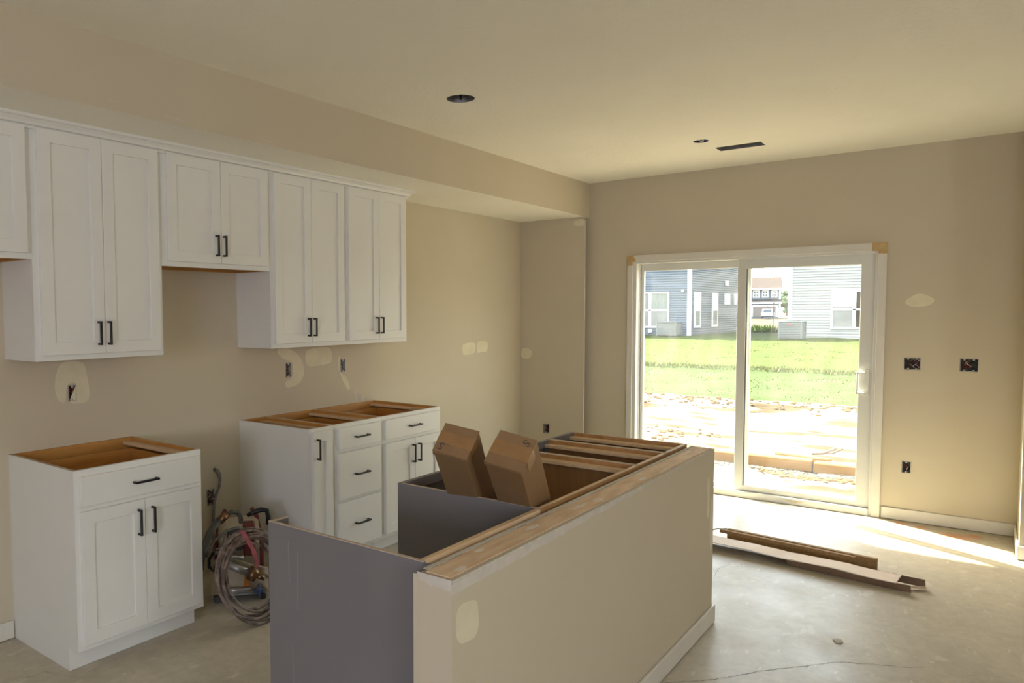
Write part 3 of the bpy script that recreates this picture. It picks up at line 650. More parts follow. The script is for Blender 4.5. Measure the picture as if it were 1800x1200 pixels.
for i, (cx, cyy, w_, h_) in enumerate(((.545, -2.51, .030, .013), (.70, -2.468, .030, .012), (.99, -2.475, .05, .012), (1.30, -2.485, .07, .010), (1.42, -2.50, .03, .02), (1.90, -2.46, .05, .012), (1.84, -2.50, .04, .014), (2.5, -2.47, .05, .012))):
    patch(hw, blob_pts((cx, cyy, HI), w_ * .75, h_ * .8, ux, uy, 20 + i, jag=.5), M_splash, (0, 0, 1), 'plaster_splash', .0006)
bb = new_bm(); bx(bb, XI0 - .014, XI1 + .014, YI1 - .014, YI1, .004, .088, .003); struct('baseboard_island', bb, M_trim)
bb = new_bm(); bx(bb, XI1, XI1 + .014, YI1, YI0 + .01, .004, .088, .003); struct('baseboard_island_end', bb, M_trim)

YFI, YBI = -1.803, -2.418
M_scuff = mat('scuff', (.27, .25, .25), rough=.7)
t = thing('end_panel', 'grey painted end panel closing the empty dishwasher gap', 'panel', (.508, -2.1, 0))
bm = new_bm(); bx(bm, .5016, .5140, YBI, YFI, 0, .874, .0006); obj('panel_board', bm, M_gray, t)
bm = new_bm(); bx(bm, .5018, .5138, YBI, YFI, .8741, .876); bx(bm, .5138, .572, YFI - .016, YFI - .001, .8741, .876); obj('raw_top_edge', bm, M_plyedge, t)
bm = new_bm(); bx(bm, .5140, .572, YFI - .017, YFI, 0, .874, .0006); obj('return_strip', bm, M_gray, t)
bm = new_bm(); bx(bm, .5018, .52, YBI - .0135, YBI - .001, 0.3, .868, .0006); obj('scribe_filler', bm, M_gray, t)
bm = new_bm(); bx(bm, .5145, 1.1485, YBI, YBI + .019, .838, .876, .001)
tag(obj('wood_cleat', bm, M_woodl), 'raw pine cleat fixed to the half wall across the dishwasher gap', 'cleat')
for (x, y, z0, z1, dx) in ((.5013, -1.90, .70, .83, .004), (.5013, -1.935, .62, .80, -.003), (.5013, -1.915, .30, .50, .005)):
    bm = new_bm(); strip(bm, [(x, y + dx * i / 6, z0 + (z1 - z0) * i / 6) for i in range(7)], [(x, y + dx * i / 6 + .0022, z0 + (z1 - z0) * i / 6) for i in range(7)], (-1, 0, 0), .0004); o = obj('scuff_mark', bm, M_scuff, t)
G2 = 'grey base cabinets of the island'
def icab(label, x0, x1, drawers, doors, op, boxes=False): return base_cab(label, G2, x0, x1, YBI, YFI, M_gray, drawers, doors, op, wood=M_woodb, boxes=boxes)
icab('grey sink base cabinet with two cardboard cartons in its open top', 1.1494, 2.0245, [(1.175, 2.0, .728, .853)], [(1.175, 1.585, .127, .703, 1.553), (1.589, 2.0, .127, .703, 1.621)], [(.140, .690), (.735, .838)])
icab('grey narrow base cabinet between the sink base and the island end unit', 2.025, 2.3665, [(2.05, 2.342, .728, .853)], [(2.05, 2.342, .127, .703, 2.08)], [(.140, .690), (.735, .838)])
icab('grey base cabinet at the patio-door end of the island', 2.367, 2.650, [(2.392, 2.628, .728, .853)], [(2.392, 2.628, .127, .703, 2.42)], [(.140, .690), (.735, .838)])

# ------------------------------------------------------------------ cardboard cartons leaning in the sink base
def text_mesh(s, size, mt, m, parent, name):
    cu = bpy.data.curves.new('t', 'FONT'); cu.body = s; cu.size = size; cu.extrude = .0002; cu.align_x = 'CENTER'; cu.align_y = 'CENTER'; cu.offset = 0.0
    o = bpy.data.objects.new('t', cu); C.objects.link(o); dg = bpy.context.evaluated_depsgraph_get(); dg.update()
    me = bpy.data.meshes.new_from_object(o.evaluated_get(dg)); bpy.data.objects.remove(o, do_unlink=True); me.transform(wm(parent).inverted() @ mt); me.materials.clear(); me.materials.append(m); me.name = name
    n = bpy.data.objects.new(name, me); C.objects.link(n); n.parent = parent; WM[n.name] = wm(parent); return n
def carton(label, D, cols, a, b, L, mark, mrot, mpos, seed):
    """D = lower front corner of the end face; columns: u (D->C), v (D->A), w (out of the end face)"""
    u, v, w = (Vector((r_[i] for r_ in cols)).normalized() for i in range(3))
    mt = Matrix(((u.x, v.x, w.x, D[0]), (u.y, v.y, w.y, D[1]), (u.z, v.z, w.z, D[2]), (0, 0, 0, 1)))
    t = thing('cardboard_carton', label, 'box', mt @ Vector((a / 2, b / 2, -L)), 'cardboard cartons in the sink base')
    r = random.Random(seed)
    bm = new_bm(); bx(bm, 0, a, 0, b, -L, -.004, .0025)
    for vv in bm.verts:
        q = noise.noise_vector(vv.co * 9 + Vector((seed, 0, 0))); vv.co += q * .0018
    bm.transform(mt); obj('carton_body', bm, M_card, t)
    # end flaps: two halves meeting, edges slightly proud, plus folded side lip
    bm = new_bm(); bx(bm, -.001, a * .5 - .001, -.001, b + .001, -.004, .0005, .0008); bm.transform(mt); obj('end_flap', bm, M_card, t)
    bm = new_bm(); bx(bm, a * .5 + .001, a + .001, -.001, b + .001, -.004, .0005, .0008); bm.transform(mt); obj('end_flap', bm, M_card, t)
    bm = new_bm(); pts = [(-.0035, b * i / 9, -.006 - .002 * math.sin(i * 1.7)) for i in range(10)]; qts = [(-.0035, b * i / 9, -.020 - .002 * math.cos(i * 2.1 + seed)) for i in range(10)]
    strip(bm, pts, qts, (1, 0, 0), .004); bm.transform(mt); obj('folded_lip', bm, M_card, t)
    bm = new_bm(); bx(bm, a * .30, a * .72, -.0016, b + .0016, .0003, .0011); bx(bm, a * .30, a * .72, -.0026, -.0015, -.05, .0011); bm.transform(mt); obj('tape_strip', bm, M_tape, t)
    text_mesh(mark, .042, mt @ Matrix.Translation((mpos[0] * a, mpos[1] * b, .0013)) @ Matrix.Rotation(mrot, 4, 'Z'), M_ink, t, 'marker_mark')
    return t
CC = Vector((-1.0112, -3.5710, 1.5369))
D1 = CC + .951 * (Vector((1.085, -2.165, 1.022)) - CC); D2 = CC + .915 * (Vector((1.192, -2.320, .978)) - CC)
carton('brown carton leaning in the sink base, taped end up, nearer the kitchen run', D1, ((.7106, -.2098, -.6716), (.0319, .9632, -.2671), (.7029, .1683, .6911)), .1165, .1244, 1.08, 'S', 1.3, (.22, .82), 1)
carton('brown carton leaning beside the half wall, torn lip along its front edge', D2, ((.726, -.1141, -.6781), (-.0398, .9775, -.2071), (.6865, .1773, .7052)), .1301, .1319, 1.20, 'S', 2.6, (.84, .22), 2)

# ------------------------------------------------------------------ paint sprayer with a coiled hose in the range gap
t = thing('paint_sprayer', 'paint-spattered airless sprayer standing behind a coiled hose in the range gap', 'paint sprayer', (1.36, -.35, 0))
Rt = Matrix.Translation((1.47, -.43, 0)) @ Matrix.Rotation(math.radians(-38), 4, 'Z')
def part(name, fn, m):
    bm = new_bm(); fn(bm); bm.transform(Rt); return obj(name, bm, m, t)
part('motor_housing', lambda b: lathe(b, [(.04, -.11), (.085, -.105), (.10, -.08), (.10, .08), (.085, .105), (.04, .11)], 24, Matrix.Translation((0, .03, .32)) @ Matrix.Rotation(math.pi / 2, 4, 'Y')), M_cream)
part('front_cover', lambda b: poly_prism(b, [(-.15, -.10, .05), (.15, -.10, .05), (.15, -.10, .17), (.05, -.10, .20), (-.05, -.10, .245), (-.10, -.10, .265), (-.15, -.10, .20)], (0, 1, 0), .02), M_cream)
part('orange_stripe', lambda b: poly_prism(b, [(-.105, -.1005, .262), (-.05, -.1005, .243), (-.055, -.1005, .215), (-.10, -.1005, .232)], (0, -1, 0), .001), M_orange)
part('orange_stripe', lambda b: poly_prism(b, [(.015, -.1005, .06), (.045, -.1005, .06), (.055, -.1005, .14), (.025, -.1005, .145)], (0, -1, 0), .001), M_orange)
part('pump_body', lambda b: bx(b, .02, .085, -.09, .03, .24, .41, .008), M_redp)
part('gearbox', lambda b: bx(b, -.06, .018, -.08, .02, .27, .38, .008), M_hoseg)
part('pump_cylinder', lambda b: (cyl(b, (-.06, -.145, .225), (.06, -.150, .165), .021, .021, 16)), M_steel)
part('filter_housing', lambda b: (cyl(b, (.045, -.150, .175), (.085, -.150, .155), .036, .036, 18), cyl(b, (.085, -.15, .155), (.125, -.15, .135), .013, .013, 12)), M_brass)
part('manifold_bar', lambda b: cyl(b, (-.11, -.135, .085), (.055, -.135, .075), .014, .014, 12), M_steel)
part('valve_knob', lambda b: [bx(b, .065, .125, -.155, -.125, .060, .078, .004), bx(b, .086, .104, -.157, -.123, .040, .100, .004), cyl(b, (.095, -.17, .07), (.095, -.12, .07), .013, .013, 12)], M_blue)
for i in range(6): part('spring_coil', lambda b: tube(b, [(-.09 + i * .018 + .004 * math.sin(a), -.115 + .016 * math.cos(a), .335 + .026 * math.sin(a) + i * .004) for a in [q * math.pi / 6 for q in range(12)]], .0035, 6, 0, True), M_steel)
part('gun_bracket', lambda b: (tube(b, [(-.13, -.12, .28), (-.09, -.125, .285), (-.03, -.125, .255), (0.02, -.125, .245)], .010, 8), tube(b, [(-.12, -.12, .30), (-.07, -.12, .31), (-.02, -.12, .285)], .007, 8)), M_steel)
part('trigger_guard', lambda b: tube(b, [(-.13, -.125, .29), (-.155, -.125, .25), (-.155, -.125, .21), (-.135, -.125, .19), (-.12, -.125, .215)], .009, 8), M_black)
for q in (-.12, .12):
    part('frame_tube', lambda b: tube(b, [(q, -.02, .02), (q, -.02, .30), (q * .8, .04, .42), (q * .6, .08, .45)], .012, 8), M_redp)
    part('frame_foot', lambda b: cyl(b, (q, -.09, .018), (q, .13, .018), .018, .018, 12), M_hoseg)
part('base_tray', lambda b: bx(b, -.11, .11, -.08, .12, .028, .040, .003), M_steel)
part('handle_grip', lambda b: tube(b, [(.045, .00, .435), (.08, .0, .452), (.12, .0, .462), (.150, .0, .458), (.158, .0, .42), (.156, .0, .38)], lambda q: .010 if q < .12 else .0135, 10), M_black)
# suction sleeve rising from behind the cabinet and bending over with a brass ferrule
bm = new_bm(); tube(bm, [(1.165, -.50, .235), (1.20, -.48, .33), (1.26, -.46, .40), (1.325, -.45, .450)], .019, 14); obj('suction_sleeve', bm, M_hoseg, t)
bm = new_bm(); cyl(bm, (1.33, -.45, .445), (1.375, -.45, .468), .022, .020, 14); obj('hose_ferrule', bm, M_brass, t)
bm = new_bm(); tube(bm, [(1.37, -.45, .466), (1.41, -.45, .475), (1.45, -.45, .462), (1.467, -.45, .43), (1.47, -.45, .38), (1.475, -.45, .34)], .0125, 10); obj('suction_elbow', bm, M_hose2, t)
bm = new_bm(); tube(bm, [(1.16, -.56, .32), (1.22, -.55, .385), (1.30, -.54, .415), (1.38, -.53, .41), (1.46, -.52, .38), (1.50, -.50, .33)], .008, 8); obj('bypass_hose', bm, M_hose2, t)
# coil
t2 = thing('coiled_hose', 'brown paint-crusted hose coiled in a big ring and tied with a pink ribbon', 'hose', (1.33, -.70, 0))
bm = new_bm(); r = random.Random(4); pts = []; turns = 9; n = 44
for i in range(turns * n + 1):
    a = 2 * math.pi * i / n; k = i / n
    rad = .176 + .022 * math.sin(k * 2.4 + 1) + .012 * math.sin(a * 1.0 + k)
    dz = .028 * math.sin(k * 1.9)
    q = Vector((rad * 1.10 * math.cos(a), dz * .8, .220 + rad * 1.10 * math.sin(a)))
    tilt = Matrix.Rotation(math.radians(-17), 3, 'X')
    q = tilt @ q; pts.append(Vector((1.318, -.800, .012)) + q)
zm = min(p.z for p in pts); pts = [p - Vector((0, 0, zm - .0085)) for p in pts]
tube(bm, pts, .0078, 7); obj('hose_coils', bm, M_hose, t2)
bm = new_bm(); c0 = Vector((1.335, -.755, .0085)); RT = Matrix.Rotation(math.radians(-17), 3, 'X')
A1, B1 = [], []
for i in range(14):
    q = i / 13; z = .455 - .20 * q; x = 1.262 + .070 * q; y = -.715 - .045 * math.sin(q * 2.6) ; w_ = .012 + .003 * math.sin(i * 1.9)
    A1.append((x - w_, y, z)); B1.append((x + w_, y + .003, z + .004))
strip(bm, A1, B1, (0, -1, 0), .004); obj('tie_ribbon', bm, M_pink, t2)

# ------------------------------------------------------------------ debris on the slab
def on_axis(bm, p, q, w, h, z0, mi=0, bev=0):
    """board from p to q on the floor"""
    p, q = Vector((*p, z0)), Vector((*q, z0)); L = (q - p).length; a = math.atan2(q.y - p.y, q.x - p.x)
    bx(bm, 0, L, -w / 2, w / 2, 0, h, bev, mi, Matrix.Translation(p) @ Matrix.Rotation(a, 4, 'Z'))
t = thing('flattened_carton', 'long pale cardboard corner sleeve with folded flaps lying on the slab', 'cardboard', (3.85, -2.7, 0))
P0, P1 = Vector((3.93, -1.80, 0)), Vector((3.775, -3.235, 0)); d = (P1 - P0).normalized(); nrm = Vector((-d.y, d.x, 0))
if nrm.x < 0: nrm = -nrm
def sleeve(bm, f0, f1, w0, z0, w1, z1, th=.004, n=22, seed=0):
    r = random.Random(seed); L = (P1 - P0).length; A1, B1 = [], []
    for i in range(n + 1):
        q = f0 + (f1 - f0) * i / n; c = P0 + d * (L * q); j = r.uniform(-.0015, .0015); sag = .0035 * math.sin(q * 17 + seed)
        A1.append(c + nrm * w0 + Vector((0, 0, z0 + sag + j))); B1.append(c + nrm * (w1) + Vector((0, 0, z1 + sag * .5 + j)))
    strip(bm, A1, B1, (0, 0, -1), th)
bm = new_bm(); sleeve(bm, 0, .985, -.068, .052, .062, .058, seed=1); obj('top_face', bm, M_cardl, t)
bm = new_bm(); sleeve(bm, .60, 1.03, -.066, .049, -.040, .006, n=12, seed=2); obj('folded_flap', bm, M_cardd, t)
bm = new_bm(); sleeve(bm, .0, 1.06, .062, .056, .084, .012, seed=3); obj('folded_flap', bm, M_cardd, t)
bm = new_bm(); c = P1 + d * .02
poly_prism(bm, [c + nrm * .03 + Vector((0, 0, .012)), c + nrm * .085 + Vector((0, 0, .014)) + d * .06, c + nrm * .06 + Vector((0, 0, .010)) + d * .09, c - nrm * .01 + Vector((0, 0, .008)) + d * .02], (0, 0, 1), .003); obj('torn_tab', bm, M_cardl, t)
bm = new_bm(); on_axis(bm, (4.045, -2.205), (3.955, -2.985), .030, .020, .061, bev=.001)
tag(obj('particle_board_strip', bm, M_osb), 'brown particle-board strip lying on top of the pale cardboard sleeve', 'board', 'particle-board strips on the slab')
bm = new_bm(); on_axis(bm, (4.145, -2.225), (4.045, -3.085), .030, .020, .045, bev=.001); on_axis(bm, (4.145, -2.225), (4.045, -3.085), .024, .044, .001)
tag(obj('particle_board_strip', bm, M_osb), 'longer brown particle-board strip stacked beyond the shorter one, toward the patio door', 'board', 'particle-board strips on the slab')
bm = new_bm(); tube(bm, [(4.19, -2.02, .006), (4.17, -2.10, .022), (4.15, -2.16, .050), (4.14, -2.20, .058), (4.14, -2.22, .064)], .005, 6)
tag(obj('plastic_strap', bm, M_wwire), 'loose pale plastic strap end by the half wall corner and the board strips', 'strap')
for i, (x, y, sz) in enumerate(((2.83, -3.06, .022),)):
    bm = new_bm(); bmesh.ops.create_icosphere(bm, subdivisions=2, radius=sz)
    for v in bm.verts: v.co = Vector((v.co.x * 1.2, v.co.y * .9, max(v.co.z * .35, -.003))) * (1 + .35 * noise.noise(v.co * 60)); v.co += Vector((x, y, .003))
    tag(obj('plaster_crumb', bm, M_mudw), 'crumpled pale scrap of plaster on the open slab', 'debris')

# ------------------------------------------------------------------ outside: ground, lawn, dirt
GP = [(5.4, -.26), (8, -.24), (11, -.27), (12.6, -.22), (13.2, -.13), (13.8, -.17), (15, -.15), (17.4, .00), (18.0, .10), (18.6, .08), (20, .12), (26, .25), (33, .33), (42, .33), (60, .05), (115, .3), (420, .3)]
def gz(x):
    for (a, za), (b, zb) in zip(GP, GP[1:]):
        if x <= b: return za + (zb - za) * max(0, min(1, (x - a) / (b - a)))
    return GP[-1][1]
def grid(xs, ys, fz):
    bm = new_bm(); V = [[bm.verts.new((x, y, fz(x, y))) for y in ys] for x in xs]
    for i in range(len(xs) - 1):
        for j in range(len(ys) - 1):
            f = bm.faces.new((V[i][j], V[i + 1][j], V[i + 1][j + 1], V[i][j + 1])); f.smooth = True
    return bm
def rng(a, b, n): return [a + (b - a) * i / n for i in range(n + 1)]
nz = lambda x, y, s, o=0: noise.noise(Vector((x * s, y * s, o)))
def dz(x, y):
    z = gz(x) + .035 * nz(x, y, 1.1) + .02 * nz(x, y, 3.7, 4)
    if 11.5 < x < 14: z += .05 * nz(x, y, 2.2, 9) * (1 - abs(x - 12.9) / 1.2)
    return z - (.03 if x > 14 else 0)
g = struct('ground_dirt', grid(rng(XF + .16, 14.5, 110), rng(-7, 7, 150), dz), M_dirt)
struct('ground_beyond', grid([14.5, 18, 22, 33, 42, 60, 100, 420], [-150, -60, -20, -8, 0, 8, 20, 60, 150], lambda x, y: gz(x) - .05), M_tan)
def edge(x0, amp, s): return lambda y: x0 + amp * nz(y, 3.3, s)
def lawn(name, xa, xb, ya, yb, nx, ny, m, lift, lab):
    bm = new_bm(); V = []
    for i in range(nx + 1):
        row = []
        for j in range(ny + 1):
            y = ya + (yb - ya) * j / ny; a_ = xa + .35 * nz(y, 1.3, .9) + .15 * nz(y, 7.3, 3.1); x = a_ + (xb - a_) * i / nx
            row.append(bm.verts.new((x, y, gz(x) + lift + .03 * nz(x, y, 1.5) - (.05 if i == 0 else 0))))
        V.append(row)
    for i in range(nx):
        for j in range(ny):
            f = bm.faces.new((V[i][j], V[i + 1][j], V[i + 1][j + 1], V[i][j + 1])); f.smooth = True
    o = obj(name, bm, m); o['kind'] = 'stuff'; o['label'] = lab; o['category'] = 'grass'; return o
lawn('lower_lawn', 13.9, 18.0, -7, 9, 24, 130, M_lawn2, .015, 'sparse pale green grass between the dirt and the weedy ridge')
lawn('upper_lawn', 18.0, 43, -10, 18, 40, 110, M_lawn1, .03, 'bright yellow-green lawn running up to the houses')
def blades(name, n, x0, x1, y0, y1, h0, h1, w, m, lab, seed, lean=.3):
    r = random.Random(seed); vs, fs = [], []
    for _ in range(n):
        x = x0 + (x1 - x0) * r.random(); y = y0 + (y1 - y0) * r.random(); h = r.uniform(h0, h1); a = r.uniform(0, 6.28); z = gz(x) + .01
        cx, cy2 = math.cos(a) * w, math.sin(a) * w; b = len(vs)
        vs += [(x - cx, y - cy2, z), (x + cx, y + cy2, z), (x + r.uniform(-1, 1) * h * lean, y + r.uniform(-1, 1) * h * lean, z + h)]; fs.append((b, b + 1, b + 2))
    me = bpy.data.meshes.new(name); me.from_pydata(vs, [], fs); me.materials.append(m)
    o = bpy.data.objects.new(name, me); C.objects.link(o); o['kind'] = 'stuff'; o['label'] = lab; o['category'] = 'grass'
blades('lower_grass_blades', 3500, 14.1, 18.0, -3.5, 5, .010, .022, .010, M_blade2, 'thin grass blades on the sparse lower lawn', 1)
blades('upper_grass_blades', 15000, 18.3, 32.8, -4, 11, .018, .035, .018, M_blade, 'grass blades on the bright upper lawn', 2)
blades('ridge_weeds', 3200, 17.7, 18.2, -3.0, 5, .03, .11, .010, M_weed, 'dry tangled weeds along the ridge between the two lawns', 3, .6)
def lumps(name, n, fn, m, lab, seed):
    r = random.Random(seed); bm = new_bm()
    for _ in range(n):
        x, y, s = fn(r); g_ = bmesh.ops.create_icosphere(bm, subdivisions=1, radius=s); k = Vector((r.uniform(.7, 1.4), r.uniform(.7, 1.5), r.uniform(.5, .8)))
        for v in g_['verts']: v.co = Vector((v.co.x * k.x, v.co.y * k.y, v.co.z * k.z)) * r.uniform(.85, 1.15) + Vector((x, y, dz(x, y) + s * .15))
    o = obj(name, bm, m); o['kind'] = 'stuff'; o['label'] = lab; o['category'] = 'dirt'
lumps('dirt_clods', 260, lambda r: (13.15 + r.gauss(0, .26), r.uniform(-2.6, 3.2), r.uniform(.012, .05) * (1.6 if r.random() < .06 else 1)), M_clod, 'orange-brown clods along the edge of the lawn', 5)
lumps('dirt_clods', 70, lambda r: (9.7 + r.gauss(0, .3), r.uniform(-.6, 1.4), r.uniform(.012, .05)), M_clod, 'small brown clods scattered past the island end of the door', 6)
lumps('gravel_band', 1500, lambda r: (7.80 + r.gauss(0, .055), r.uniform(-2.9, 0.2), r.uniform(.008, .024)), M_gravel, 'band of grey gravel and crumbs along the timber edging', 7)
lumps('soil_crumbs', 220, lambda r: (7.64 + r.gauss(0, .07), r.uniform(-2.9, -1.6), r.uniform(.008, .03)), M_clod, 'loose orange soil crumbs in front of the gravel', 8)
for nm, p, q, z, w_, h_, lab in (('timber_edging', (8.02, -2.08), (7.85, 1.6), 0, .16, .13, 'long orange-brown timber edging on the dirt, its far end hidden by the island'),
                           ('timber_edging', (8.10, -3.9), (8.02, -2.095), 0, .16, .13, 'orange-brown timber edging piece on the handle side of the butt joint'),
                           ('scrap_plank', (8.36, -2.20), (8.46, -1.62), 0, .10, .12, 'short scrap plank lying behind the timber edging')):
    bm = new_bm(); on_axis(bm, p, q, w_, h_, dz(8.1, (p[1] + q[1]) / 2) - .02, bev=.01); tag(obj(nm, bm, M_pipe), lab, 'timber')
bm = new_bm(); z = dz(8.8, -2.2)
tube(bm, [(8.52, -1.98, z + .10), (8.56, -2.1, z + .11), (8.66, -2.2, z + .16)], .018, 6); tube(bm, [(8.56, -2.08, z + .11), (8.66, -2.17, z + .10), (8.78, -2.26, z + .15)], .012, 6)
tag(obj('broken_branch', bm, M_bark), 'forked dark branch lying on the dirt behind the timber edging', 'branch')
bm = new_bm(); z = gz(15.5); cyl(bm, (15.2, 1.06, z), (15.2, 1.06, z + .25), .006, .006, 6); bx(bm, 15.2, 15.21, 1.06, 1.12, z + .17, z + .25)
tag(obj('marker_flag', bm, M_orange), 'small orange marker flag in the lower grass', 'flag')

# ------------------------------------------------------------------ neighbouring houses
def lap_x(bm, x, y0, y1, z0, z1, e=.11, t=.04, s=-1):
    """lap siding on a wall of constant x facing s"""
    z = z0; n = int((z1 - z0) / e)
    pts = []
    for i in range(n): pts += [(x + s * t, z0 + i * e), (x + s * .004, z0 + (i + 1) * e)]
    V = [(bm.verts.new((a, y0, b)), bm.verts.new((a, y1, b))) for a, b in pts]
    for p, q in zip(V, V[1:]): bm.faces.new((p[0], p[1], q[1], q[0]))
def lap_y(bm, y, x0, x1, z0, z1, e=.11, t=.04, s=-1):
    n = int((z1 - z0) / e); pts = []
    for i in range(n): pts += [(y + s * t, z0 + i * e), (y + s * .004, z0 + (i + 1) * e)]
    V = [(bm.verts.new((x0, a, b)), bm.verts.new((x1, a, b))) for a, b in pts]
    for p, q in zip(V, V[1:]): bm.faces.new((p[0], p[1], q[1], q[0]))
def house(label, x0, x1, y0, y1, z0, z1, m):
    t = thing('house', label, 'house', ((x0 + x1) / 2, (y0 + y1) / 2, z0), 'houses across the yard')
    bm = new_bm(); bx(bm, x0 + .03, x1 - .03, y0 + .03, y1 - .03, z0 - .2, z1); obj('wall_core', bm, m, t)
    bm = new_bm(); lap_x(bm, x0 + .03, y0, y1, z0, z1); obj('siding', bm, m, t)
    bm = new_bm(); lap_y(bm, y0 + .03, x0, x1, z0, z1); obj('siding', bm, m, t)
    bm = new_bm(); lap_y(bm, y1 - .03, x0, x1, z0, z1, s=1); obj('siding', bm, m, t)
    for (x, y) in ((x0, y0), (x0, y1)):
        bm = new_bm(); sy = 1 if y == y0 else -1; bx(bm, x - .02, x + .12, y - sy * .02, y + sy * .14, z0 - .02, z1, .004); obj('corner_trim', bm, M_htrim, t)
    bm = new_bm(); ov = .35; xm = (x0 + x1) / 2; hr = 2.2
    poly_prism(bm, [(x0 - ov, y0 - ov, z1), (xm, y0 - ov, z1 + hr), (x1 + ov, y0 - ov, z1), (x1 + ov, y0 - ov, z1 + .15), (xm, y0 - ov, z1 + hr + .15), (x0 - ov, y0 - ov, z1 + .15)], (0, 1, 0), y1 - y0 + 2 * ov); obj('roof', bm, M_shingle, t)
    for yy_ in (y0, y1):
        bm = new_bm(); poly_prism(bm, [(x0, yy_, z1), (x1, yy_, z1), (xm, yy_, z1 + hr)], (0, 1 if yy_ == y0 else -1, 0), .05); obj('gable', bm, m, t)
    return t
def win_x(t, x, y0, y1, z0, z1, zm, mull=(), s=-1, blind=0.0, w=.09, upper=None):
    """double-hung window on a wall of constant x"""
    bm = new_bm(); a, b = x + s * .05, x - s * .02
    bx(bm, a, b, y0, y0 + w, z0, z1, .004); bx(bm, a, b, y1 - w, y1, z0, z1, .004); bx(bm, a, b, y0 + w, y1 - w, z1 - w, z1, .004); bx(bm, a, b, y0 + w, y1 - w, z0, z0 + w, .004)
    for (m0, m1) in mull: bx(bm, a, b, m0, m1, z0 + w, z1 - w, .004)
    bx(bm, a, b, y0 + w, y1 - w, zm - .035, zm + .035, .004); f = obj('window', bm, M_htrim, t)
    ys = [y0 + w] + [q for m_ in mull for q in m_] + [y1 - w]
    for i in range(0, len(ys), 2):
        for (za, zb, ul) in ((z0 + w, zm - .035, 0), (zm + .035, z1 - w, 1)):
            bm = new_bm(); bx(bm, x + s * .025, x + s * .015, ys[i], ys[i + 1], za, zb); obj('pane', bm, (upper or M_hglass) if ul else M_hglass, f)
        if blind > 0:
            bm = new_bm(); bx(bm, x + s * .028, x + s * .0255, ys[i], ys[i + 1], z1 - w - (z1 - zm - w) * blind, z1 - w); obj('window_blind', bm, M_htrim, f)
def win_y(t, y, x0, x1, z0, z1, zm=None, s=-1, w=.09, low=None, upper=None):
    bm = new_bm(); a, b = y + s * .05, y - s * .02
    bx(bm, x0, x0 + w, a, b, z0, z1, .004); bx(bm, x1 - w, x1, a, b, z0, z1, .004); bx(bm, x0 + w, x1 - w, a, b, z1 - w, z1, .004); bx(bm, x0 + w, x1 - w, a, b, z0, z0 + w, .004)
    if zm: bx(bm, x0 + w, x1 - w, a, b, zm - .035, zm + .035, .004)
    f = obj('window', bm, M_htrim, t)
    for (za, zb, ul) in (((z0 + w, zm - .035, 0), (zm + .035, z1 - w, 1)) if zm else ((z0 + w, z1 - w, 1),)):
        bm = new_bm(); bx(bm, x0 + w, x1 - w, y + s * .025, y + s * .015, za, zb); obj('pane', bm, (upper or M_hglass) if ul else (low or M_pane_refl), f)
HL = house('blue-grey sided house across the lawn, seen through the fixed pane', 33, 42.1, 7.09, 19, .32, 6.1, M_sidb)
win_x(HL, 33, 8.04, 10.9, .70, 2.37, 1.515, [(8.855, 8.985), (9.83, 9.96)], upper=M_pane_refl, w=.075)
for (a, b, c, dd, zm, up_) in ((33.53, 34.42, .70, 2.355, 1.50, M_htrim), (36.25, 37.15, .70, 2.355, 1.50, M_htrim), (38.35, 39.27, 1.79, 2.34, None, M_htrim), (40.1, 41.0, 1.79, 2.34, None, M_htrim)): win_y(HL, 7.09, a, b, c, dd, zm, upper=up_)
bm = new_bm(); bx(bm, 38.4, 38.75, 7.0, 7.09, 2.75, 3.0, .01); obj('dryer_vent', bm, M_htrim, HL)
bm = new_bm(); bx(bm, 32.88, 33.0, 7.36, 7.47, 2.33, 2.44, .02); obj('outdoor_light', bm, M_htrim, HL)
bm = new_bm(); bx(bm, 32.86, 33.0, 8.80, 8.97, .47, .64, .01); obj('hose_box', bm, M_htrim, HL)
HR = house('white sided house across the lawn, seen through the sliding pane', 33, 45, -12, 3.09, .32, 6.1, M_sidw)
win_x(HR, 33, -.75, 1.54, .72, 2.30, 1.51, [(.66, .78), (-.16, -.04)], blind=.82)
HF = thing('house', 'far two-storey house with a brown garage door, seen in the gap between the near houses', 'house', (118, 23, .4), 'houses across the yard')
def hf(name, f, m): bm = new_bm(); f(bm); return obj(name, bm, m, HF)
hf('wall_core', lambda b: bx(b, 115.6, 124, 20.45, 29, .2, 4.6), M_sidb)
hf('garage_wall', lambda b: bx(b, 114.6, 115.6, 20.40, 29, .2, 2.4), M_sidb)
hf('porch_roof', lambda b: poly_prism(b, [(114.3, 20.2, 2.42), (115.6, 20.2, 3.0), (115.6, 20.2, 2.42)], (0, 1, 0), 9), M_shingle)
hf('fascia', lambda b: bx(b, 114.25, 114.35, 20.15, 29.2, 2.34, 2.58), M_htrim)
hf('roof', lambda b: poly_prism(b, [(115.1, 20.1, 4.5), (119.5, 20.3, 6.35), (124.5, 20.1, 4.5)], (0, 1, 0), 9.3), M_shingle)
hf('eave_trim', lambda b: bx(b, 115.0, 115.1, 20.1, 29.3, 4.38, 4.6), M_htrim)
gf = hf('garage_door', lambda b: bx(b, 114.52, 114.6, 20.95, 23.95, .45, 1.95), M_garage)
for q in ((20.70, 20.95, .45, 2.1), (23.95, 24.2, .45, 2.1), (20.95, 23.95, 1.95, 2.15)): hf('garage_trim', lambda b: bx(b, 114.48, 114.6, *q), M_htrim)
hf('corner_trim', lambda b: bx(b, 114.5, 114.7, 20.35, 20.6, .3, 2.4), M_htrim)
hf('corner_trim', lambda b: bx(b, 115.5, 115.7, 20.35, 20.6, 2.4, 4.5), M_htrim)
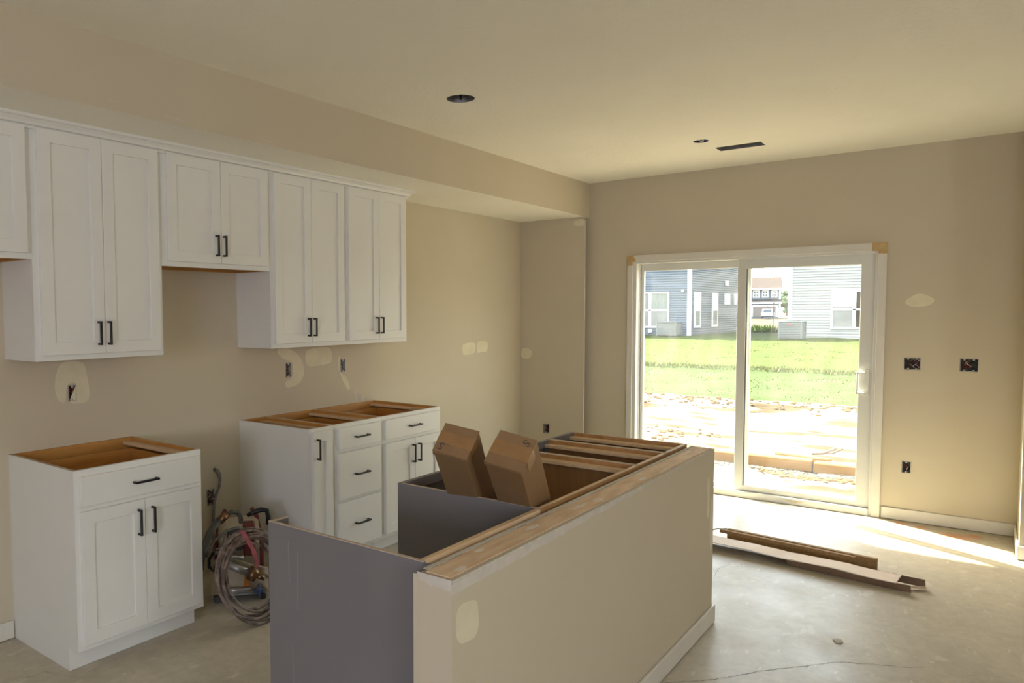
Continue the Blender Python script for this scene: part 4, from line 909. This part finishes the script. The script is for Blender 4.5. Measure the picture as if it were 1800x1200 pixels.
for (a, b_) in ((23.1, 24.0), (21.95, 22.8), (20.8, 21.6)):
    f = hf('window', lambda b: bx(b, 115.5, 115.6, a, b_, 3.22, 4.32, .02), M_htrim)
    for k in (0, 1):
        for j in (0, 1):
            bm = new_bm(); y = a + .18 + k * (b_ - a - .16) / 2; z = 3.42 + j * .42; bx(bm, 115.46, 115.5, y, y + (b_ - a) / 2 - .22, z, z + .32); obj('pane', bm, M_hglass, f)
HF.rotation_euler.z = .21; HF.location.y += .5
t = thing('car', 'white car parked on the driveway before the far garage', 'car', (110, 20.8, .3))
def cp(name, f, m): bm = new_bm(); f(bm); return obj(name, bm, m, t)
cp('body', lambda b: poly_prism(b, [(107.4, 19.85, .62), (107.4, 19.85, 1.1), (108.2, 19.85, 1.22), (111.6, 19.85, 1.22), (111.7, 19.85, .62)], (0, 1, 0), 1.75), M_carw)
cp('cabin', lambda b: poly_prism(b, [(107.75, 19.97, 1.2), (108.2, 19.97, 1.78), (110.4, 19.97, 1.78), (111.2, 19.97, 1.2)], (0, 1, 0), 1.5), M_carw)
cp('rear_window', lambda b: poly_prism(b, [(107.73, 20.1, 1.25), (107.73, 21.34, 1.25), (108.1, 21.25, 1.70), (108.1, 20.2, 1.70)], (-1, 0, .5), .03), M_carg)
cp('bumper', lambda b: bx(b, 107.3, 107.45, 19.9, 21.55, .5, .72, .03), M_carg)
for x in (108.3, 110.9):
    for y in (19.95, 21.5): cp('wheel', lambda b: cyl(b, (x, y - .1, .62), (x, y + .1, .62), .32, .32, 16), M_rubber)
t.rotation_euler.z = .19; t.scale = (.85, .85, .85)
def ac_unit(label, x, y, z, w, h):
    t = thing('air_conditioner', label, 'air conditioner', (x, y, z), 'condenser units beside the houses')
    bm = new_bm(); bx(bm, x - w / 2 + .03, x + w / 2 - .03, y - w / 2 + .03, y + w / 2 - .03, z, z + h - .03, .02); obj('cabinet_core', bm, M_ac, t)
    for k in range(9):
        zz = z + .06 + k * (h - .12) / 9
        bm = new_bm(); bx(bm, x - w / 2, x - w / 2 + .03, y - w / 2 + .03, y + w / 2 - .03, zz, zz + .045, .004); obj('louvre', bm, M_ac, t)
    for (sx_, sy_) in ((-1, -1), (-1, 1), (1, -1), (1, 1)):
        bm = new_bm(); cx, cy_ = x + sx_ * (w / 2 - .02), y + sy_ * (w / 2 - .02); bx(bm, cx - .025, cx + .025, cy_ - .025, cy_ + .025, z, z + h, .005); obj('corner_post', bm, M_ac, t)
    bm = new_bm(); bx(bm, x - w / 2 - .01, x + w / 2 + .01, y - w / 2 - .01, y + w / 2 + .01, z + h - .03, z + h, .008); obj('top_lid', bm, M_ac, t)
    bm = new_bm(); cyl(bm, (x, y, z + h), (x, y, z + h + .04), w * .36, w * .30, 24); obj('fan_grille', bm, M_acd, t)
    bm = new_bm(); bx(bm, x - w / 2 - .05, x + w / 2 + .05, y - w / 2 - .05, y + w / 2 + .05, z - .12, z - .03); obj('pad', bm, M_ac, t)
    return t
a1 = ac_unit('grey air-conditioning condenser before the blue-grey house', 32.2, 7.75, gz(32.2) + .05, .86, .62)
a2 = ac_unit('grey air-conditioning condenser with a small red badge, at the white house corner', 31.4, 2.62, gz(31.4) + .05, .84, .70)
bm = new_bm(); bx(bm, 30.972, 30.982, 2.56, 2.72, gz(31.4) + .58, gz(31.4) + .64); obj('badge', bm, mat('red_badge', (.5, .05, .05)), a2)
# bush, sapling, far trees
t = thing('bush', 'low spiky green bush at the lawn edge between the two houses', 'bush', (40, 5.7, gz(40)))
r = random.Random(9); vs, fs = [], []
for _ in range(420):
    a = r.uniform(0, 6.28); l = r.uniform(.25, .65); e = r.uniform(.25, 1.3); bxp = Vector((40 + r.gauss(0, .25), 5.62 + r.gauss(0, .33), gz(40) + .02)); dr = Vector((math.cos(a) * math.cos(e), math.sin(a) * math.cos(e), math.sin(e) * .8)) * l
    sd = dr.cross(Vector((0, 0, 1))).normalized() * .035; k = len(vs); vs += [bxp - sd, bxp + dr * .5 + sd * 1.5, bxp + dr, bxp + dr * .5 - sd * 1.5]; fs.append((k, k + 1, k + 2, k + 3))
me = bpy.data.meshes.new('foliage'); me.from_pydata([v - Vector((40, 5.7, gz(40))) for v in vs], [], fs); me.materials.append(M_leaf); o = bpy.data.objects.new('foliage', me); C.objects.link(o); o.parent = t
t = thing('sapling', 'thin bare sapling in the gap between the houses', 'tree', (39, 4.95, gz(39)))
bm = new_bm(); tube(bm, [(39, 4.95, gz(39)), (39, 4.94, 1.2), (39.02, 4.93, 2.3)], lambda q: .028 - .018 * q, 8); obj('trunk', bm, M_bark, t)
for k in range(7):
    bm = new_bm(); z = 1.3 + k * .13; a = k * 2.1; tube(bm, [(39, 4.94, z), (39 + .2 * math.cos(a), 4.94 + .25 * math.sin(a), z + .2), (39 + .25 * math.cos(a), 4.94 + .38 * math.sin(a), z + .45)], .007, 5); obj('twig', bm, M_bark, t)
for i, (x, y, s, lab) in enumerate(((150, 26.2, 2.2, 'distant green tree beside the far house roof'), (165, 25.3, 2.6, 'distant green tree partly behind the white house corner'))):
    t = thing('tree', lab, 'tree', (x, y, .3), 'distant trees beyond the far house')
    bm = new_bm(); cyl(bm, (x, y, .3), (x, y, 3), .2, .12, 8); obj('trunk', bm, M_bark, t)
    bm = new_bm(); r = random.Random(i + 30)
    for _ in range(60):
        c = Vector((x + r.gauss(0, s * .4), y + r.gauss(0, s * .42), 3.3 + r.gauss(0, s * .4))); g_ = bmesh.ops.create_icosphere(bm, subdivisions=1, radius=r.uniform(.3, .8))
        for v in g_['verts']: v.co = v.co * r.uniform(.8, 1.2) + c
    obj('crown', bm, M_tree, t)
